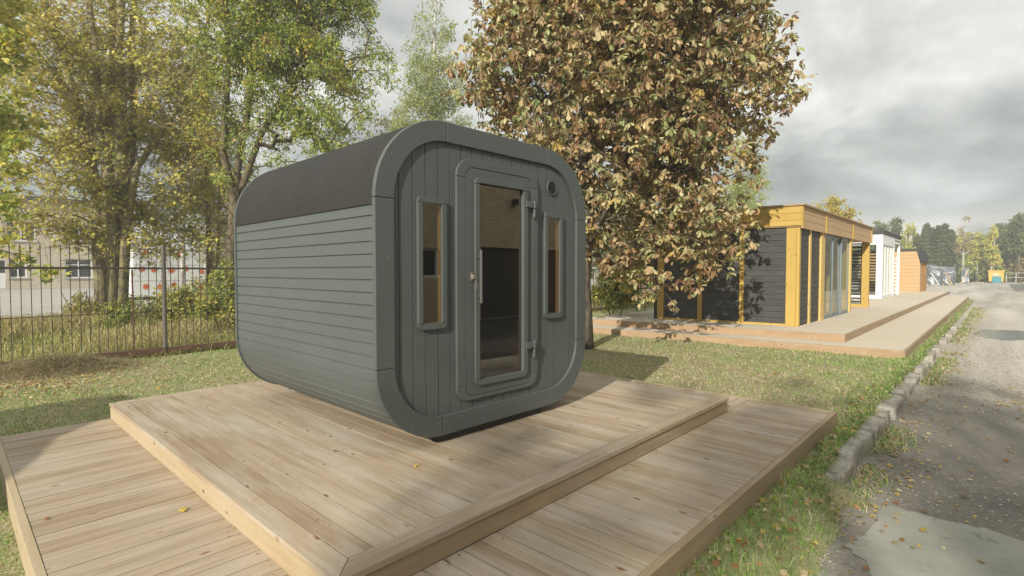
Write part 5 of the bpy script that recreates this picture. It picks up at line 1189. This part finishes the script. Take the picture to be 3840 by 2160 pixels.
h = rng.uniform(.018, .042, len(x))*(1+1.1*edge)*(1+.02*dc); wd = .0028+.00085*dc
print('blades', len(x))
blades('lawn_grass', x, y, h, wd, col, np.where(dry, 1.0, .55), M['grassb'], 'short green and straw coloured grass of the lawn')
N = 60000
x = np.concatenate([rng.uniform(-9, 13, N), rng.uniform(10, 26, N//3)]); y = np.concatenate([8.25+12.2*rng.random(N)**1.5, rng.uniform(8.2, 14, N//3)])
k = ~((x < .6+.1*(y-17)) & (y > 19.2)); x, y = x[k], y[k]; n = len(x)
f = vnoise(x, y, .7, 9); dry = rng.random(n) < 1/(1+np.exp(-(f*2+.5)))
hh = rng.uniform(.10, .42, n)*(1+.5*np.clip(f, -1, 1.2))*np.where(dry, 1.15, .85)
hh *= np.where(y < 8.9, .6, 1)
col = np.where(dry[:, None], np.array([(.60, .52, .28), (.68, .60, .36), (.46, .38, .20), (.52, .47, .22)])[rng.integers(4, size=n)], np.array([(.32, .38, .10), (.40, .44, .13), (.22, .28, .08), (.48, .48, .16)])[rng.integers(4, size=n)])
blades('tall_grass', x, y, hh, .006+.0009*np.hypot(x-CAM[0], y-CAM[1])*rng.uniform(.5, 1.3, n), col, np.where(dry, .8, .5), M['grassb'], 'tall dry and green weeds behind the bar fence')
n = 6000                                              # clippings heap
a = rng.normal(size=(n, 2))*np.array([.42, .27])+np.array([-.70, 7.66])
blades('grass_clippings', a[:, 0], a[:, 1], rng.uniform(.05, .16, n), np.full(n, .009), np.array([(.42, .35, .23), (.30, .24, .16), (.52, .44, .29), (.34, .32, .15)])[rng.integers(4, size=n)], np.full(n, 1.6), M['grassb'], 'dry brown heap of grass clippings against the fence foot')
n = 5200; x = 2.3+30*rng.random(n)**1.8; y = -1.985+abs(rng.normal(size=n))*.05-.045*(vnoise(x, x*0, 3.0, 44) > .2)
blades('verge_grass', x, y, rng.uniform(.04, .085, n), .0035+.0009*np.hypot(x+2, y+3), np.where((rng.random(n) < .7)[:, None], GR[rng.integers(4, size=n)], DR[rng.integers(4, size=n)]), np.full(n, .8), M['grassb'], 'longer verge grass hanging over the kerb stones', z=np.full(n, -.362))
# tufts on the track side of the kerb
n = 5200; x = 2.45+abs(rng.normal(size=n))*5.5; x = np.where(rng.random(n) < .5, rng.uniform(2.4, 30, n), x); y = -2.17-abs(rng.normal(size=n))*.10*(1+.05*x)
k = vnoise(x, y, 2.6, 12) > -.1; x, y = x[k], y[k]; n = len(x)
blades('kerb_weeds', x, y, rng.uniform(.03, .10, n), .004+.0008*np.hypot(x+2, y+3), np.where((rng.random(n) < .5)[:, None], GR[rng.integers(4, size=n)], DR[rng.integers(4, size=n)]), np.full(n, .9), M['grassb'], 'weeds and grass tufts growing along the kerb foot', z=np.full(n, -.478))
def litter(name, x, y, z, size, col, mt, label, tilt=.35, tmpl=None, lift=.004):
    n = len(x); Nv = np.stack([rng.normal(0, tilt, n), rng.normal(0, tilt, n), np.ones(n)], 1); a = rng.random(n)*2*math.pi; Dv = np.stack([np.cos(a), np.sin(a), rng.normal(0, .15, n)], 1)
    P_ = np.stack([x, y, z+lift+size*.12], 1); return tag(leafcloud(name, P_, Dv, Nv, size, col, mt, None, rng.uniform(.5, .95, n), tmpl or (MV*np.array([.8, 1, 2.2]), MT)), label, None, None, 'stuff')
LCOL = [(.52, .41, .22), (.55, .44, .27), (.42, .26, .11), (.62, .47, .12), (.36, .17, .07), (.56, .50, .34)]
x = np.concatenate([rng.uniform(.6, 5.0, 260), rng.uniform(-6, 9, 520), rng.normal(-1.7, 1.1, 1500), rng.uniform(-6, 3, 550), rng.uniform(3, 14, 220), rng.uniform(.5, 9, 330), rng.uniform(-9, 12, 1600), rng.uniform(9, 22, 300)])
y = np.concatenate([rng.uniform(-2.3, -1.84, 260), rng.uniform(-2.2, 8, 520), rng.normal(6.7, .7, 1500), rng.uniform(5, 8.2, 550), rng.uniform(-1.9, 3, 220), rng.uniform(-2.4, -1.75, 330), 8.3+10*rng.random(1600)**1.4, rng.uniform(8, 12, 300)])
k = ~inside(x, y); x, y = x[k], y[k]
litter('fallen_leaves', x, y, gz(x, y)+.015, rng.uniform(.028, .062, len(x)), pick(LCOL, len(x)), M['leafdry'], 'scattered yellow and brown fallen leaves on the lawn and weeds', .5)
x = np.concatenate([rng.uniform(2, 30, 1500), rng.uniform(1, 14, 420), rng.normal(7.6, .7, 420)]); y = np.concatenate([-2.2-abs(rng.normal(size=1500))*.28, rng.uniform(-5.5, -2.3, 420), rng.normal(-3.4, .25, 420)])
litter('track_leaves', x, y, np.full(len(x), -.472), rng.uniform(.02, .055, len(x)), pick(LCOL, len(x)), M['leafdry'], 'small fallen leaves drifted along the track beside the kerb', .25)
n = 9000; x = np.concatenate([rng.uniform(.8, 14, n), rng.uniform(10, 40, n//3)]); y = np.concatenate([-2.2-3.6*rng.random(n), -2.1-5*rng.random(n//3)])
k = (vnoise(x, y, 1.3, 21) > -.25) & ~((x < 2.75) & (x > .8) & (y < -2.38)); x, y = x[k], y[k]; n = len(x); q = np.hypot(x+1.9, y+3)
V0 = np.array([(-.5, -.35, 0), (.4, -.5, 0), (.6, .3, 0), (-.2, .5, 0), (0, 0, .35)]); ang = rng.random(n)*6.28; s_ = rng.uniform(.006, .017, n)*(1+.05*q)
V = np.stack([x[:, None]+s_[:, None]*(V0[:, 0]*np.cos(ang)[:, None]-V0[:, 1]*np.sin(ang)[:, None]), y[:, None]+s_[:, None]*(V0[:, 0]*np.sin(ang)[:, None]+V0[:, 1]*np.cos(ang)[:, None]), -.4735+s_[:, None]*V0[None, :, 2]], -1)
T = np.array([(0, 1, 4), (1, 2, 4), (2, 3, 4), (3, 0, 4)])[None]+(np.arange(n)*5)[:, None, None]
tag(npmesh('gravel_stones', V, T, np.repeat(pick([(.46, .44, .38), (.34, .32, .28), (.56, .52, .45), (.24, .22, .19), (.42, .34, .24)], n), 5, 0), M['flat']), 'loose pale gravel stones strewn over the track', None, None, 'stuff')
n = 15000; x = rng.uniform(2.0, 10, n); y = 9.6+7*rng.random(n); k = vnoise(x, y, 1.1, 31)+.35*(x-2.5 > 0) > -.35; x, y = x[k], y[k]; n = len(x)
P_ = np.stack([x, y, gz(x, y)+rng.random(n)**1.5*(.45+.09*(y-9)+.35*np.clip(vnoise(x, y, .9, 33), -.5, 1))], 1)
tag(leafcloud('undergrowth', P_, rnd_dirs(n), rnd_dirs(n)+np.array([-.4, -.3, .7]), rng.uniform(.05, .10, n), pick([(.30, .38, .09), (.40, .44, .12), (.50, .46, .14), (.22, .29, .07), (.56, .46, .16)], n), M['leaf'], None, .7), 'leafy green and yellow undergrowth behind the fence', None, None, 'stuff')
n = 420; x = rng.uniform(-1.6, 4.1, n); y = rng.uniform(-1.8, 3.2, n); y[:150] = -1.02+abs(rng.normal(size=150))*-.03; x[150:240] = X0-abs(rng.normal(size=90))*.03; x[240:] = rng.uniform(-.7, 3.3, n-240); y[240:] = rng.uniform(-.85, 3.2, n-240)
up = (x > X0) & (x < X1) & (y > Y0); under = (x > .02) & (x < 2.33) & (y > -.05) & (y < 2.6); k = ~under; x, y, up = x[k], y[k], up[k]
litter('deck_debris', x, y, np.where(up, ZU, ZL)+.001, rng.uniform(.006, .017, len(x)), pick(LCOL, len(x)), M['leafdry'], 'tiny leaf crumbs and bits scattered over the deck boards', .3, lift=.002)
# single leaves lying on the decks
dl = [(1048, 1172, ZU, .050, 3, 'curled pale yellow leaf lying alone in the middle of the raised platform'), (435, 1011, ZL, .040, 4, 'orange brown leaf on the left walkway nearest its rear end'), (470, 1032, ZL, .035, 4, 'small brown leaf on the left walkway, second from the rear end'),
 (502, 1058, ZL, .038, 2, 'brown leaf on the left walkway beside the platform edge, third from the rear'), (524, 1078, ZL, .055, 4, 'upright orange leaf on the left walkway leaning at the platform side'), (598, 1140, ZL, .036, 0, 'tan leaf against the platform side halfway along the left walkway'),
 (460, 1282, ZL, .065, 3, 'large yellow tan curled leaf in the middle of the left walkway'), (116, 1305, ZL, .035, 4, 'dark brown leaf close to the left outer edge of the left walkway'), (728, 1350, ZL, .040, 3, 'golden leaf low on the left walkway near the bottom of the picture'), (908, 1390, ZL, .036, 0, 'tan leaf wedged at the foot of the platform near its front corner'),
 (1700, 1340, ZL, .045, 5, 'cream coloured leaf on the front walkway near the right outer edge'), (1523, 923, ZU, .035, 3, 'small yellow leaf on the platform right of the sauna door'), (1400, 905, ZU, .030, 4, 'dark leaf in the cabin shade on the platform'), (1310, 1090, ZU, .022, 0, 'tiny tan leaf on the platform in front of the sauna door'),
 (2120, 800, ZL, .09, 0, 'tan leaf on the far walkway near its corner')]
for X, Y, z, s, ci, lb in dl:
    p = ground(X, Y, z+.006); 
    ds = np.array([[math.cos(X), math.sin(X), .15]]); o = leafcloud('fallen_leaf', np.array([p-ds[0]*s*.5]), ds, np.array([[.3*math.sin(Y), .3*math.cos(Y), 1]]), np.array([s]), np.array([LCOL[ci]]), M['leafdry'], None, .8, (MV*np.array([.8, 1, 3.0]), MT))
    me_ = o.data; c_ = np.empty(len(me_.vertices)*3, 'f'); me_.vertices.foreach_get('co', c_); c_ = c_.reshape(-1, 3)-p; c_[:, 2] += max(0, -c_[:, 2].min()-.004); me_.vertices.foreach_set('co', c_.ravel().astype('f')); o.location = p; me_.update()
    tag(o, lb, 'leaf', 'single fallen leaves on the decks')

# ------------------------------------------------------------ air
hz = bpy.data.materials.new('haze'); hz.use_nodes = True; hz.node_tree.nodes.clear()
_o = hz.node_tree.nodes.new('ShaderNodeOutputMaterial'); _v = hz.node_tree.nodes.new('ShaderNodeVolumePrincipled'); hz.node_tree.links.new(_v.outputs[0], _o.inputs[1])
_v.inputs['Color'].default_value = (.93, .95, .97, 1); _v.inputs['Density'].default_value = .0027; _v.inputs['Anisotropy'].default_value = .0
hm = MB(); hm.box(-72, 150, -45, 90, -1.6, 19.5); tag(hm.build('haze', hz), 'thin pale haze over the whole yard', None, None, 'stuff')
